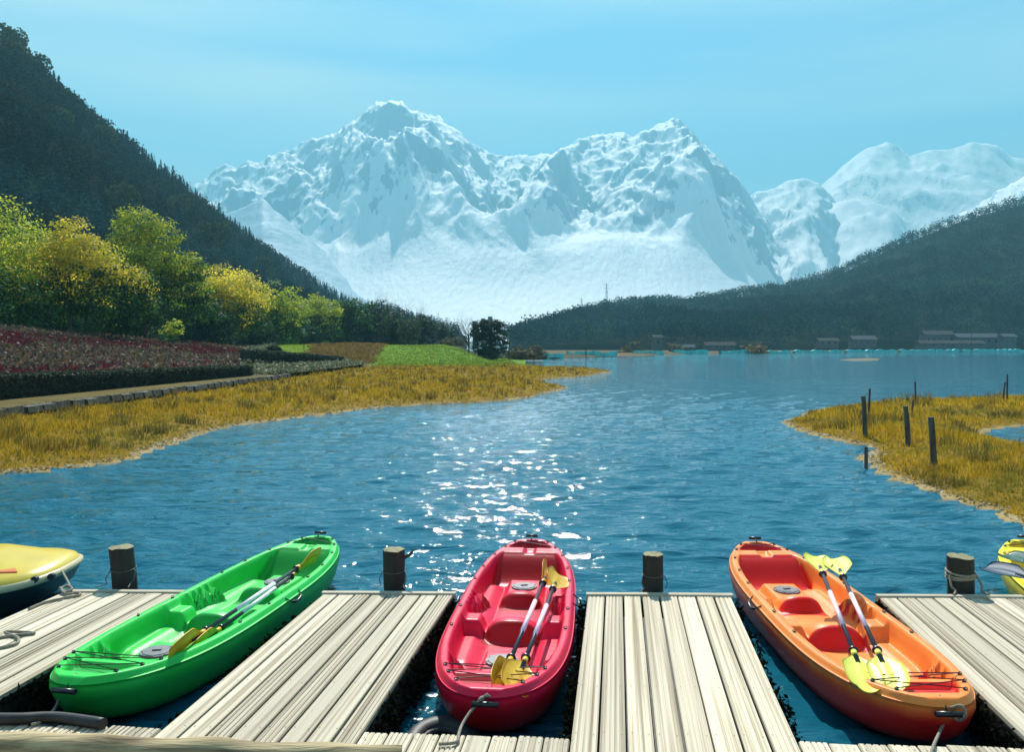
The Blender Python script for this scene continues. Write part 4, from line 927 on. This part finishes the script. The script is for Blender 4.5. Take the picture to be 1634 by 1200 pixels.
# ------------------------------------------------------------------ kayaks
KL, KW = 3.78, .96
def halfw(s): return KW / 2 * np.maximum(1 - np.abs(2 * s - 1) ** 3.1, 0) ** .47 * (1 + .03 * (.5 - s))
def rimz(s): return .37 + .075 * np.abs(2 * s - 1) ** 3
def bump(x, a, b, e): return sst(a - e, a + e, x) * (1 - sst(b - e, b + e, x))
def kayak_mesh():
    t = np.linspace(0, 1, 250); S = t + .0; S = np.where(t < .06, .06 * (t / .06) ** 2.0, t); S = np.where(t > .94, 1 - .06 * ((1 - t) / .06) ** 2.0, S)
    n = np.linspace(-1, 1, 81); n = np.sign(n) * (np.abs(n) ** .92)
    s = S[:, None] + 0 * n[None]; wv = halfw(s); x = n[None] * wv; ax = np.abs(x)
    r = np.minimum((1 - np.abs(n[None])) * wv, np.minimum(s, 1 - s) * KL * .9)   # distance in from the outer edge
    rz = rimz(s)
    rim = rz - .045 * (1 - sst(0, .035, r))
    # interior floor
    floor = np.full(s.shape, .155)
    floor = np.maximum(floor, .16 + .05 * sst(.16, .30, ax) * bump(s, .25, .78, .03))            # side shelves along the seats
    # centre spine carrying hatches
    floor = np.maximum(floor, .16 + .105 * bump(s, .16, .30, .014) * (1 - sst(.125, .175, ax)))
    floor = np.maximum(floor, .16 + .075 * bump(s, .64, .80, .02) * (1 - sst(.13, .20, ax)))
    # seat backs: steep arched wall facing the bow, sloping off behind
    def seat(s0, hgt, hw, tail, e=.016):
        arch = np.clip(1 - (ax / hw) ** 2.6, 0, 1) ** .55
        off = .012 * (ax / hw) ** 2
        return hgt * arch * sst(s0 - e + off, s0 + e + off, s) * (1 - sst(s0 + .03, s0 + tail, s) * .8)
    floor = np.maximum(floor, .15 + seat(.405, .165, .225, .13)); floor = np.maximum(floor, .16 + seat(.61, .135, .19, .10))
    # side wing blocks near the middle
    floor = np.maximum(floor, .15 + .16 * bump(s, .415, .475, .010) * sst(.17, .27, ax))
    mask = np.zeros(s.shape)
    # stepped foot braces: saw teeth on the side walls
    for s0, s1, nn in ((.135, .225, 3), (.50, .60, 4)):
        q = (s - s0) / (s1 - s0); inn = (q > 0) & (q < 1); fr = (q * nn) % 1; lvl = np.floor(q * nn)
        inner = wv - .115 - .025 * (nn - lvl if s0 < .3 else lvl * .8)
        tooth = np.where(inn, .20 * (1 - .55 * fr), 0) * sst(-.012, .012, ax - inner + .055 * fr)
        floor = np.maximum(floor, .15 + tooth); mask = np.where(inn & (tooth > .02) & (fr > .45) & (r > .112), 1, mask)
    # far well wall: high raked back rest
    w3 = .24 * sst(.80, .895, s); floor = np.where(s > .79, np.maximum(.155, .155 + w3), floor)
    floor = np.where(s > .885, rz - .004 - .03 * (1 - sst(.03, .07, ax)) * bump(s, .885, .925, .008), floor)   # cross deck with a notch
    floor = np.where((s > .925) & (s < .975), rz - .004 - .055 * bump(s, .93, .972, .006), floor)
    floor = np.where(s >= .975, rz - .003, floor)
    # bow well
    bw = rz - .085 + .02 * (s < .10); floor = np.where(s < .125, np.where(s > .035, bw, rz - .003), floor)
    floor = np.where((s >= .118) & (s < .137), rz - .05, floor)
    inside = sst(.078, .118, r) 
    inside = inside * sst(.028, .04, s) * (1 - sst(.985, .995, s))
    z = rim * (1 - inside) + np.minimum(floor, rz) * inside
    # second colour: two-tone shell on orange, painted recess shade on green and red
    mk = mask.copy()
    arch1 = (ax < .225 * 1.0) & (s > .388) & (s < .424); arch2 = (ax < .19) & (s > .593) & (s < .628)
    mk = np.maximum(mk, arch1 | arch2 | ((s > .795) & (s < .888) & (r > .10))); mk = np.maximum(mk, ((s > .928) & (s < .974) & (r > .085)) | ((s > .038) & (s < .122) & (r > .095)))
    mk = mk * 1.0
    y = s * KL
    top = np.stack([x, y, z], -1); nr, nc = s.shape
    V = [top.reshape(-1, 3)]; C = [mk.ravel()]
    i = np.arange((nr - 1) * (nc - 1)); r_, c_ = i // (nc - 1), i % (nc - 1); a = r_ * nc + c_; Fq = [np.stack([a, a + 1, a + nc + 1, a + nc], 1)]
    # hull rings: loop round the outline
    ring = np.concatenate([top[:, 0], top[::-1, -1][1:-1]]); m = len(ring); base0 = nr * nc
    idx0 = np.concatenate([np.arange(nr) * nc, (np.arange(nr)[::-1] * nc + nc - 1)[1:-1]])
    lv = [(1.006, 1.002, .92, -.012, .25), (1.012, 1.003, .80, -.02, .55), (.985, .992, .66, 0, 1), (.955, .975, .45, 0, 1), (.90, .95, .25, 0, 1), (.78, .92, .10, 0, 1), (.55, .88, .02, 0, 1), (.25, .84, .0, 0, 1), (.0, .80, -.012, 0, 1)]
    prev = idx0; n0 = base0
    for sx, sy, fz, dz, cm in lv:
        q = ring.copy(); sm = q[:, 1] / KL; q[:, 0] *= sx; q[:, 1] = (q[:, 1] - KL / 2) * sy + KL / 2
        rock = .10 * np.abs(2 * sm - 1) ** 4 * (1 - fz); q[:, 2] = (ring[:, 2]) * fz + rock + dz * 0
        V.append(q); C.append(np.full(m, cm)); cur = n0 + np.arange(m); n0 += m
        Fq.append(np.stack([prev, np.roll(prev, -1), np.roll(cur, -1), cur], 1)[:, ::-1]); prev = cur
    V = np.concatenate(V); C = np.concatenate(C); me = npmesh('hull', V, np.concatenate(Fq), None, np.stack([C, C, C], 1), True)
    def zt(ss, xx):
        j = np.abs(S - ss).argmin(); return float(np.interp(xx, x[j], z[j]))
    return me, zt
K_ME, K_Z = kayak_mesh()
def kayak_mat(name, c1, c2, mottle):
    m = mat(name, c1, .36, 0, .28); t, b = nodes(m); N = t.nodes.new; K = t.links.new
    at = N('ShaderNodeAttribute'); at.attribute_name = 'Col'; tcn = N('ShaderNodeTexCoord')
    mx = N('ShaderNodeMix'); mx.data_type = 'RGBA'; mx.inputs[6].default_value = (*c1, 1); mx.inputs[7].default_value = (*c2, 1); K(at.outputs[0], mx.inputs[0])
    n1 = N('ShaderNodeTexNoise'); n1.inputs['Scale'].default_value = 3.2; n1.inputs['Detail'].default_value = 3; n1.inputs['Distortion'].default_value = 1; K(tcn.outputs['Object'], n1.inputs[0])
    mr = N('ShaderNodeMapRange'); mr.inputs[1].default_value = .45; mr.inputs[2].default_value = .75; K(n1.outputs[0], mr.inputs[0])
    m2 = N('ShaderNodeMix'); m2.data_type = 'RGBA'; m2.inputs[7].default_value = (*mottle, 1); K(mr.outputs[0], m2.inputs[0]); K(mx.outputs[2], m2.inputs[6])
    n3 = N('ShaderNodeTexNoise'); n3.inputs['Scale'].default_value = 30; n3.inputs['Detail'].default_value = 6; K(tcn.outputs['Object'], n3.inputs[0])
    mr3 = N('ShaderNodeMapRange'); mr3.inputs[3].default_value = .30; mr3.inputs[4].default_value = .5; K(n3.outputs[0], mr3.inputs[0]); K(mr3.outputs[0], b.inputs['Roughness'])
    # mottle only on the main colour
    m3 = N('ShaderNodeMix'); m3.data_type = 'RGBA'; K(at.outputs[0], m3.inputs[0]); K(m2.outputs[2], m3.inputs[6]); m3.inputs[7].default_value = (*c2, 1); mps = N('ShaderNodeMapping'); mps.inputs['Scale'].default_value = (14, 2.2, 14); K(tcn.outputs['Object'], mps.inputs[0]); n4 = N('ShaderNodeTexNoise'); n4.inputs['Scale'].default_value = 2; n4.inputs['Detail'].default_value = 9; n4.inputs['Roughness'].default_value = .75; K(mps.outputs[0], n4.inputs[0])
    mr4 = N('ShaderNodeMapRange'); mr4.inputs[1].default_value = .58; mr4.inputs[2].default_value = .72; mr4.inputs[4].default_value = .38; K(n4.outputs[0], mr4.inputs[0])
    m5 = N('ShaderNodeMix'); m5.data_type = 'RGBA'; m5.inputs[7].default_value = (c1[0] * .45 + .10, c1[1] * .45 + .09, c1[2] * .45 + .07, 1); K(mr4.outputs[0], m5.inputs[0]); K(m3.outputs[2], m5.inputs[6]); K(m5.outputs[2], b.inputs['Base Color'])
    bp = N('ShaderNodeBump'); bp.inputs['Distance'].default_value = .0012; K(n3.outputs[0], bp.inputs['Height']); K(bp.outputs[0], b.inputs['Normal'])
    return m
KM = {'green': kayak_mat('kayak_green', (.025, .58, .07), (.012, .33, .04), (.035, .64, .10)), 'red': kayak_mat('kayak_red', (.72, .003, .045), (.40, .002, .006), (.78, .008, .075)),  # darker second tones of green and red paint shade into the recesses
      'orange': kayak_mat('kayak_orange', (.92, .25, .045), (.70, .012, .008), (.95, .33, .07)), 'yellow': kayak_mat('kayak_yellow', (.90, .72, .02), (.70, .45, .02), (.92, .76, .03))}
def disc(mb, r, z0, z1, n=28, c=(0, 0)):
    vs = [(c[0] + r * cos(2 * pi * k / n), c[1] + r * sin(2 * pi * k / n), z0) for k in range(n)] + [(c[0] + r * .96 * cos(2 * pi * k / n), c[1] + r * .96 * sin(2 * pi * k / n), z1) for k in range(n)]
    mb.add(vs, [(k, (k + 1) % n, n + (k + 1) % n, n + k) for k in range(n)] + [tuple(range(n, 2 * n))])
def eyelet_mesh():
    mb = MB(); disc(mb, .012, 0, .007, 10); mb.tube([Vector((.013 * cos(a), 0, .007 + .011 * sin(a))) for a in np.linspace(0, pi, 6)], .0028, 5); return mb.mesh('eyelet', M_black, True)
EY = eyelet_mesh()
def hatch_mesh():
    mb = MB(); disc(mb, .118, 0, .012, 36); disc(mb, .098, .012, .017, 36); mb.box(-.03, .03, -.012, .012, .017, .027)
    for k in range(8): a = k * pi / 4; mb.box(.104 * cos(a) - .005, .104 * cos(a) + .005, .104 * sin(a) - .005, .104 * sin(a) + .005, .0121, .016)
    return mb.mesh('hatch_cover', M_hatch)
HA = hatch_mesh()
def kayak(label, colr, near, far):
    near, far = Vector(near), Vector(far); d_ = far - near; rot = -math.atan2(d_.x, d_.y)
    t = thing('kayak', label, 'kayak', (near.x, near.y, WZ - .035), (0, 0, rot), 'sit on top kayaks moored in the dock slips')
    me = K_ME.copy(); me.materials.append(KM[colr]); link('hull', me, t)
    for ss in (.235, .725): link('hatch_cover', HA, t, (0, ss * KL, K_Z(ss, 0) + .001), (0, 0, .3))
    def rimp(ss, side, ins=.055): 
        w_ = float(halfw(np.array(ss))); return Vector((side * (w_ - ins), ss * KL, K_Z(ss, side * (w_ - ins))))
    for ss in (.045, .085, .12, .34, .46, .66, .76, .86, .925, .965):
        for sd_ in (-1, 1): link('eyelet', EY, t, rimp(ss, sd_), (0, 0, random.uniform(-.5, .5)))
    for seq in ([(.12, -1), (.085, 1), (.045, -1)], [(.12, 1), (.085, -1), (.045, 1)], [(.12, -1), (.12, 1)]):
        mb = MB(); mb.tube([rimp(a, b) + Vector((0, 0, .012)) for a, b in seq], .0035, 5); mb.build('bungee_cord', M_bungee, t)
    for seq in ([(.925, -1), (.965, 1)], [(.925, 1), (.965, -1)]):
        mb = MB(); mb.tube([rimp(a, b) + Vector((0, 0, .012)) for a, b in seq], .0035, 5); mb.build('bungee_cord', M_bungee, t)
    for sd_ in (-1, 1):
        w_ = float(halfw(np.array(.55))) + .004; z = .31; mb = MB()
        mb.tube(catmull([(sd_ * (w_ - .03), .515 * KL, z + .045), (sd_ * (w_ + .02), .528 * KL, z + .005), (sd_ * (w_ + .025), .55 * KL, z - .015), (sd_ * (w_ + .02), .572 * KL, z + .005), (sd_ * (w_ - .03), .585 * KL, z + .045)], 5), [.005] * 6 + [.013] * 9 + [.005] * 6, 8)
        mb.build('side_handle', M_black, t, True)
    mb = MB(); mb.tube([(-.075, -.03, .375), (.075, -.03, .375)], .017, 8); mb.tube([(0, -.03, .375), (0, .07, .44)], .006, 5); mb.build('bow_toggle', M_black, t, True)
    mb = MB(); mb.tube([(-.06, KL - .045, .475), (.06, KL - .045, .475)], .015, 8); mb.tube([(0, KL - .04, .475), (0, KL - .12, .45)], .006, 5); mb.build('stern_toggle', M_black, t, True)
    mb = MB(); mb.box(-.022, .022, 3.30, 3.312, .30, .345); mb.build('drain_plug', M_black, t)
    return t
kg = kayak('bright green sit on top kayak lying diagonally in the left slip', 'green', P(108, 1092, .07), P(510, 854, .12))
kr = kayak('crimson red sit on top kayak in the middle slip', 'red', P(775, 1113, .07), P(850, 855, .12))
ko = kayak('orange kayak with red seat recesses in the right slip', 'orange', P(1510, 1128, .07), P(1197, 856, .12))
_yf = P(1632, 858, .12); _yd = (_yf - Vector((4.40, 4.9, _yf.z))).normalized()
ky = kayak('bright yellow kayak cut off by the right edge of the photo', 'yellow', _yf - _yd * KL, _yf)

# ------------------------------------------------------------------ paddles
def paddle(label, p0, p1, mblade, msleeve, roll=0, feather=.5, group='paddles lying in the kayaks'):
    p0, p1 = Vector(p0), Vector(p1); ax = (p1 - p0); ln = ax.length
    t = thing('paddle', label, 'paddle', p0, group=group); t.rotation_mode = 'QUATERNION'; t.rotation_quaternion = ax.to_track_quat('Y', 'Z')
    bl = .45; r = .0155
    mb = MB(); mb.tube([(0, bl * .75, 0), (0, ln - bl * .75, 0)], r, 12); mb.build('shaft', M_shaft, t, True)
    mb = MB(); mb.tube([(0, ln * .37, 0), (0, ln * .63, 0)], r + .0025, 12); mb.build('grip_sleeve', msleeve, t, True)
    for y, s in ((0, 1), (ln, -1)):
        V = []; N1, N2 = 22, 13
        for i in range(N1):
            u = i / (N1 - 1); w_ = .112 * (max(0, 1 - abs(1 - 2 * (u * .90 + .06)) ** 3.2) ** .5) * (.35 + .65 * sst(1.02, .55, u)) if u < 1 else .014
            w_ = max(w_, .015 if u > .7 else .012 if i else .03)
            for j in range(N2):
                v_ = -1 + 2 * j / (N2 - 1); z = .028 * (v_ ** 2) * sst(1, .6, u) - .02 * (1 - u) ** 2 + .010 * math.exp(-(v_ / .16) ** 2) * sst(0, .5, u)
                ju = .012 * abs(v_) ** 3 * (1 if i == 0 else 0)
                V.append((v_ * w_, (u * bl + ju), z))
        Vt = [(a, b, c - .006) for a, b, c in V]; M2 = Matrix.Rotation(roll + (feather if s < 0 else 0), 4, 'Y')
        allv = []
        for a, b, c in V + Vt:
            q = M2 @ Vector((a, 0, c)); allv.append((q.x, y + s * b, q.z))
        n = N1 * N2; fs = [(i * N2 + j, i * N2 + j + 1, (i + 1) * N2 + j + 1, (i + 1) * N2 + j) for i in range(N1 - 1) for j in range(N2 - 1)]
        fs += [tuple(n + k for k in q[::-1]) for q in fs]
        bd = [j for j in range(N2)] + [i * N2 + N2 - 1 for i in range(1, N1)] + [(N1 - 1) * N2 + j for j in range(N2 - 2, -1, -1)] + [i * N2 for i in range(N1 - 2, 0, -1)]
        fs += [(bd[k], bd[(k + 1) % len(bd)], n + bd[(k + 1) % len(bd)], n + bd[k]) for k in range(len(bd))]
        b_ = MB().add(allv, fs).build('blade', mblade, t, True)
        m2 = MB(); m2.tube([(0, y + s * (bl - .015), 0), (0, y + s * (bl + .05), 0)], [.021, .0195], 12); m2.build('blade_socket', mblade, t, True)
        m3 = MB(); m3.tube([(0, y + s * (bl + .05), 0), (0, y + s * (bl + .062), 0), (0, y + s * (bl + .075), 0)], [.024, .033, .02], 12); m3.build('drip_ring', M_black, t, True)
paddle('gold bladed paddle lying uppermost in the green kayak', P(262, 1052, .06), P(507, 884, .10), M_blade_y, M_sleeve_w, -1.0, .1)
paddle('gold bladed paddle half hidden under the other one in the green kayak', P(292, 1048, -.02), P(500, 894, .05), M_blade_y, M_sleeve_w, -.9, .1)
paddle('left paddle in the red kayak, blades folded edge up', P(793, 1104, .07), P(877, 905, .09), M_blade_y, M_sleeve_p, 1.0, .1)
paddle('right paddle in the red kayak with broad gold blades', P(818, 1104, .07), P(893, 913, .09), M_blade_y, M_sleeve_p, .55, .1)
paddle('left lemon bladed paddle leaning across the orange kayak', P(1386, 1100, .07), P(1300, 884, .27), M_blade_p, M_sleeve_p, .1, 0)
paddle('right lemon bladed paddle leaning across the orange kayak', P(1428, 1100, .07), P(1330, 888, .27), M_blade_p, M_sleeve_p, -.1, 0)
paddle('dark bladed paddle lying on the yellow kayak at the right edge', P(1604, 882, .14), P(1900, 1010, .2), mat('blade_green', (.03, .08, .04), .3), M_shaft, .2, 0)
paddle('blue tinted paddle whose blade sticks out over the water from the yellow kayak', P(1571, 902, .12), P(1860, 985, .16), mat('blade_blue', (.03, .06, .10), .5, 0, .2), M_shaft, .3, 0)

# ------------------------------------------------------------------ mooring posts
def mooring_post(label, px, top, base, wpx, lean, wraps, rope, branch=False, seed=0):
    random.seed(seed); d = 2.1 * F / (base - HY) + .17; x = (px - CX) / F * d; h = HC - (top - HY) * d / F; r = wpx * d / F / 2
    t = thing('mooring_post', label, 'mooring post', (x, d, -.9), group='round timber mooring posts along the lake edge of the dock')
    n = 20; vs = []; zs = np.linspace(0, h + .9, 16); jt = [random.uniform(.95, 1.05) for _ in range(n)]
    for z in zs:
        k = lean * (z - .9)
        for i in range(n):
            a = 2 * pi * i / n; q = r * jt[i] * (1 + .025 * random.uniform(-1, 1)) * (1.0 + .0 * z); vs.append((k + q * cos(a), q * sin(a), z + (random.uniform(-.006, .006) if z == zs[-1] else 0)))
    fs = [(j * n + i, j * n + (i + 1) % n, (j + 1) * n + (i + 1) % n, (j + 1) * n + i) for j in range(15) for i in range(n)]
    MB().add(vs, fs).build('trunk', M_post, t, True)
    ring = vs[-n:]; MB().add(ring + [(lean * h, 0, h + .9 + .008)], [(i, (i + 1) % n, n) for i in range(n)]).build('cut_top', M_posttop, t)
    for k in range(wraps):
        z = .9 + h * (.55 if rope else .42) - k * .024 + (0 if rope else k * -.01); pts = []
        for i in range(25): a = 2 * pi * i / 24; pts.append((lean * (z - .9) + (r * 1.06) * cos(a), r * 1.06 * sin(a), z + .012 * sin(a + k)))
        MB().tube(pts, .011 if rope else .0035, 6).build('rope_wrap' if rope else 'wire_wrap', M_rope if rope else M_wire, t, True)
    for sd_ in (-1, 1):
        pts = catmull([(sd_ * r * 1.05, -r * .3, .9 + h * (.5 if rope else .4)), (sd_ * (r * 1.25), -r * .9, .9 + h * .2), (sd_ * (r * 1.05), -r * 1.15, .93), (sd_ * r * 1.4 - .02, -r * 1.9, .917)], 5)
        MB().tube(pts, .010 if rope else .004, 6).build('tie_end', M_rope if rope else M_wire, t, True)
    if branch:
        MB().tube([(r * .7, 0, .9 + h * .72), (r * 1.5, 0, .9 + h * .86), (r * 1.9, 0, .9 + h * 1.0)], [.02, .014, .008], 6).build('branch_stub', M_post, t)
mooring_post('dark round post left of the green kayak, leaning slightly', 199, 873, 940, 36, -.10, 1, False, seed=1)
mooring_post('dark round post with a branch stub between the green and red kayaks', 629, 877, 942, 34, -.02, 1, False, True, seed=2)
mooring_post('straight dark round post between the red and orange kayaks', 1042, 884, 948, 32, 0, 1, False, seed=3)
mooring_post('thick post wrapped in pale rope at the right dock', 1533, 888, 951, 39, -.02, 3, True, seed=4)

# ------------------------------------------------------------------ ropes, tyres, log
def rope(label, pts, r=.009, name='mooring_rope', m=M_rope):
    tag(MB().tube(catmull(pts, 7), r, 7).build(name, m, None, True), label, 'rope')
rope('grey rope from the bow of the red kayak down onto the dock', [P(772, 1112, .06), P(766, 1116, .07), P(760, 1125, .03), P(748, 1140, 0.0), P(737, 1158, -.02), P(732, 1172, .012), P(728, 1185, .012), P(700, 1188, .012)])
rope('short knotted grey rope hanging below the red bow toggle', [P(776, 1110, .09), P(783, 1114, .06), P(776, 1122, .04), P(770, 1116, .06), P(778, 1108, .08), P(762, 1122, .05)], .008)
rope('pale rope looped over the bow of the orange kayak', [P(1518, 1130, .07), P(1534, 1127, .11), P(1541, 1142, .05), P(1530, 1150, .0), P(1514, 1140, .02), P(1508, 1150, -.04), P(1498, 1172, -.04), P(1490, 1190, .012), P(1486, 1205, .012)])
rope('grey rope hanging from the bow of the green kayak', [P(104, 1096, .05), P(96, 1110, -.02), P(88, 1130, -.08), P(70, 1150, .0), P(50, 1157, .012)])
rope('rope tying the pedal boat bow to the dock', [P(88, 892, .06), P(97, 908, .03), P(108, 928, .03), P(112, 938, .03)], .010)
rope('tangled coil of grey rope on the left corner of the dock', [P(96, 938, .02), P(104, 945, .02), P(115, 940, .03), P(108, 935, .04), P(98, 940, .03), P(106, 948, .015), P(125, 946, .012), P(126, 950, .012), P(100, 955, .012), P(70, 962, .012), P(46, 972, .012)], .011)
rope('flat loop of pale rope lying on the far left planks', [P(-20, 1022, .012), P(10, 1016, .012), P(35, 1013, .012), P(55, 1011, .012), P(36, 1009, .02), P(8, 1009, .02), P(28, 1018, .012), P(25, 1028, .012), P(-10, 1036, .012)], .011)
def tyre(label, c, rt, rr, rot):
    t = thing('tyre_fender', label, 'tyre', c, rot, 'old tyres hung as fenders at the slip ends'); n, m = 36, 14; vs = []; fs = []
    for i in range(n):
        a = 2 * pi * i / n
        for j in range(m):
            b = 2 * pi * j / m; q = rr * (1 + (.05 if (i % 2 and -1 < math.atan2(sin(b), cos(b)) < 1) else 0)); vs.append(((rt + q * cos(b)) * cos(a), (rt + q * cos(b)) * sin(a), q * .85 * sin(b)))
    for i in range(n):
        for j in range(m): fs.append((i * m + j, ((i + 1) % n) * m + j, ((i + 1) % n) * m + (j + 1) % m, i * m + (j + 1) % m))
    MB().add(vs, fs).build('tread', M_rubber, t, True)
    mb = MB(); mb.tube([Vector(((rt - rr * .8) * cos(a), (rt - rr * .8) * sin(a), 0)) for a in np.linspace(0, 2 * pi, 25)], rr * .45, 8); mb.build('inner_rim', M_rubber, t, True)
tyre('black tyre fender floating at the end of the red kayak slip', P(706, 1186, -.22), .17, .06, (.15, 0, 0))
tyre('black tyre fender at the end of the orange kayak slip', A(1.55, 4.55, -.22), .17, .06, (.15, 0, 0))
tyre('black tyre fender under the bow of the green kayak', P(100, 1180, -.2), .17, .065, (.1, 0, 0))
def hose():
    MB().tube(catmull([P(-60, 1146, .03), P(20, 1148, .03), P(90, 1146, .02), P(165, 1156, .03)], 6), .032, 10).build('pipe', M_rubber, None, True)
    o = bpy.data.objects['pipe']; tag(o, 'black rubber pipe lying across the end of the green kayak slip', 'pipe')
hose()
def log():
    p0, p1 = P(-160, 1190, .065), P(640, 1212, .06); pts = []; rs = []
    for k in range(26): u = k / 25; pts.append(p0.lerp(p1, u) + Vector((0, .012 * sin(k * 1.3), .006 * sin(k * .9)))); rs.append(.085 * (1 - .30 * u) * (1 + .03 * sin(k * 2.1)))
    t = thing('timber_log', 'thick weathered log lying along the near edge of the dock', 'log', p0); mb = MB(); mb.tube([q - p0 for q in pts], rs, 18); mb.build('trunk', M_log, t, True)
log()

# ------------------------------------------------------------------ pedal boat
def pedal_boat():
    c = P(115, 888, .12); t = thing('pedal_boat', 'yellow pedal boat with orange footwell moored at the left edge', 'pedal boat', (c.x, c.y, WZ), (0, 0, R(4)))
    # local: bow at the origin, body towards -x
    Lb, Wb = 2.6, 1.5
    def ring(sx, sy, z, dx=0, n=72):
        o = []
        for k in range(n):
            a = 2 * pi * k / n; ca, sa = cos(a), sin(a); o.append((-Lb / 2 + dx + Lb / 2 * sx * np.sign(ca) * abs(ca) ** .62, Wb / 2 * sy * np.sign(sa) * abs(sa) ** .72, z + .05 * max(ca, 0) ** 2 * (1 if z > .2 else 0)))
        return o
    def loft_(name, rs, m, cap0=False, cap1=True):
        n = 72; vs = [p for r_ in rs for p in r_]; fs = [(j * n + i, j * n + (i + 1) % n, (j + 1) * n + (i + 1) % n, (j + 1) * n + i) for j in range(len(rs) - 1) for i in range(n)]
        if cap1: fs.append(tuple((len(rs) - 1) * n + i for i in range(n)))
        return MB().add(vs, fs).build(name, m, t, True)
    My = noise_col(mat('boat_yellow', rough=.3), (.72, .52, .05), (.62, .46, .05), 3); Mh = mat('boat_hull_black', (.015, .02, .022), .35); Mo = mat('boat_orange', (.70, .16, .03), .4)
    loft_('lower_hull', [ring(.72, .75, -.15, -.1), ring(.84, .88, .02, -.05), ring(.94, .95, .16), ring(.985, .985, .235)], Mh, False, False)
    loft_('rub_rail', [ring(.985, .985, .236), ring(1.0, 1.0, .25), ring(1.0, 1.0, .285), ring(.975, .97, .30)], mat('boat_cream', (.60, .50, .28), .4), False, False)
    loft_('upper_deck', [ring(.974, .969, .301), ring(.955, .94, .33), ring(.90, .86, .355), ring(.84, .78, .365, -.03), ring(.70, .62, .44, -.22), ring(.62, .54, .455, -.26), ring(.56, .48, .43, -.28), ring(.50, .42, .34, -.28)], My, False, False)
    loft_('footwell', [ring(.53, .45, .345, -.02), ring(.40, .36, .335, -.02)], Mo)
    mb = MB(); mb.add([(-1.5, -.54, .425), (-.27, -.43, .40), (-.40, -.27, .415), (-1.5, -.22, .49), (-1.6, -.60, .30), (-.42, -.54, .30), (-.60, -.38, .38), (-1.6, -.38, .38)], [(0, 1, 2, 3), (0, 4, 5, 1), (1, 5, 6, 2)]); mb.build('side_panel', Mo, t)
    mb = MB(); mb.tube([(-.12, -.42, .33), (-.12, -.46, .33)], .03, 10); mb.tube([(-.02, -.33, .33), (-.02, -.37, .33)], .03, 10); mb.build('cleat', M_black, t)
    for s in (-1, 1):
        mb = MB(); mb.box(-1.7, -1.35, s * .3 - .2, s * .3 + .2, .36, .46); mb.box(-1.78, -1.68, s * .3 - .2, s * .3 + .2, .36, .80); mb.build('seat', Mo, t)
    mb = MB(); mb.tube([(-.9, 0, .36), (-.95, 0, .62)], .015, 8); mb.tube([Vector((-.95 + .02 * sin(a), .11 * cos(a), .62 + .11 * sin(a))) for a in np.linspace(0, 2 * pi, 20)], .011, 6); mb.build('steering_wheel', M_black, t)
pedal_boat()
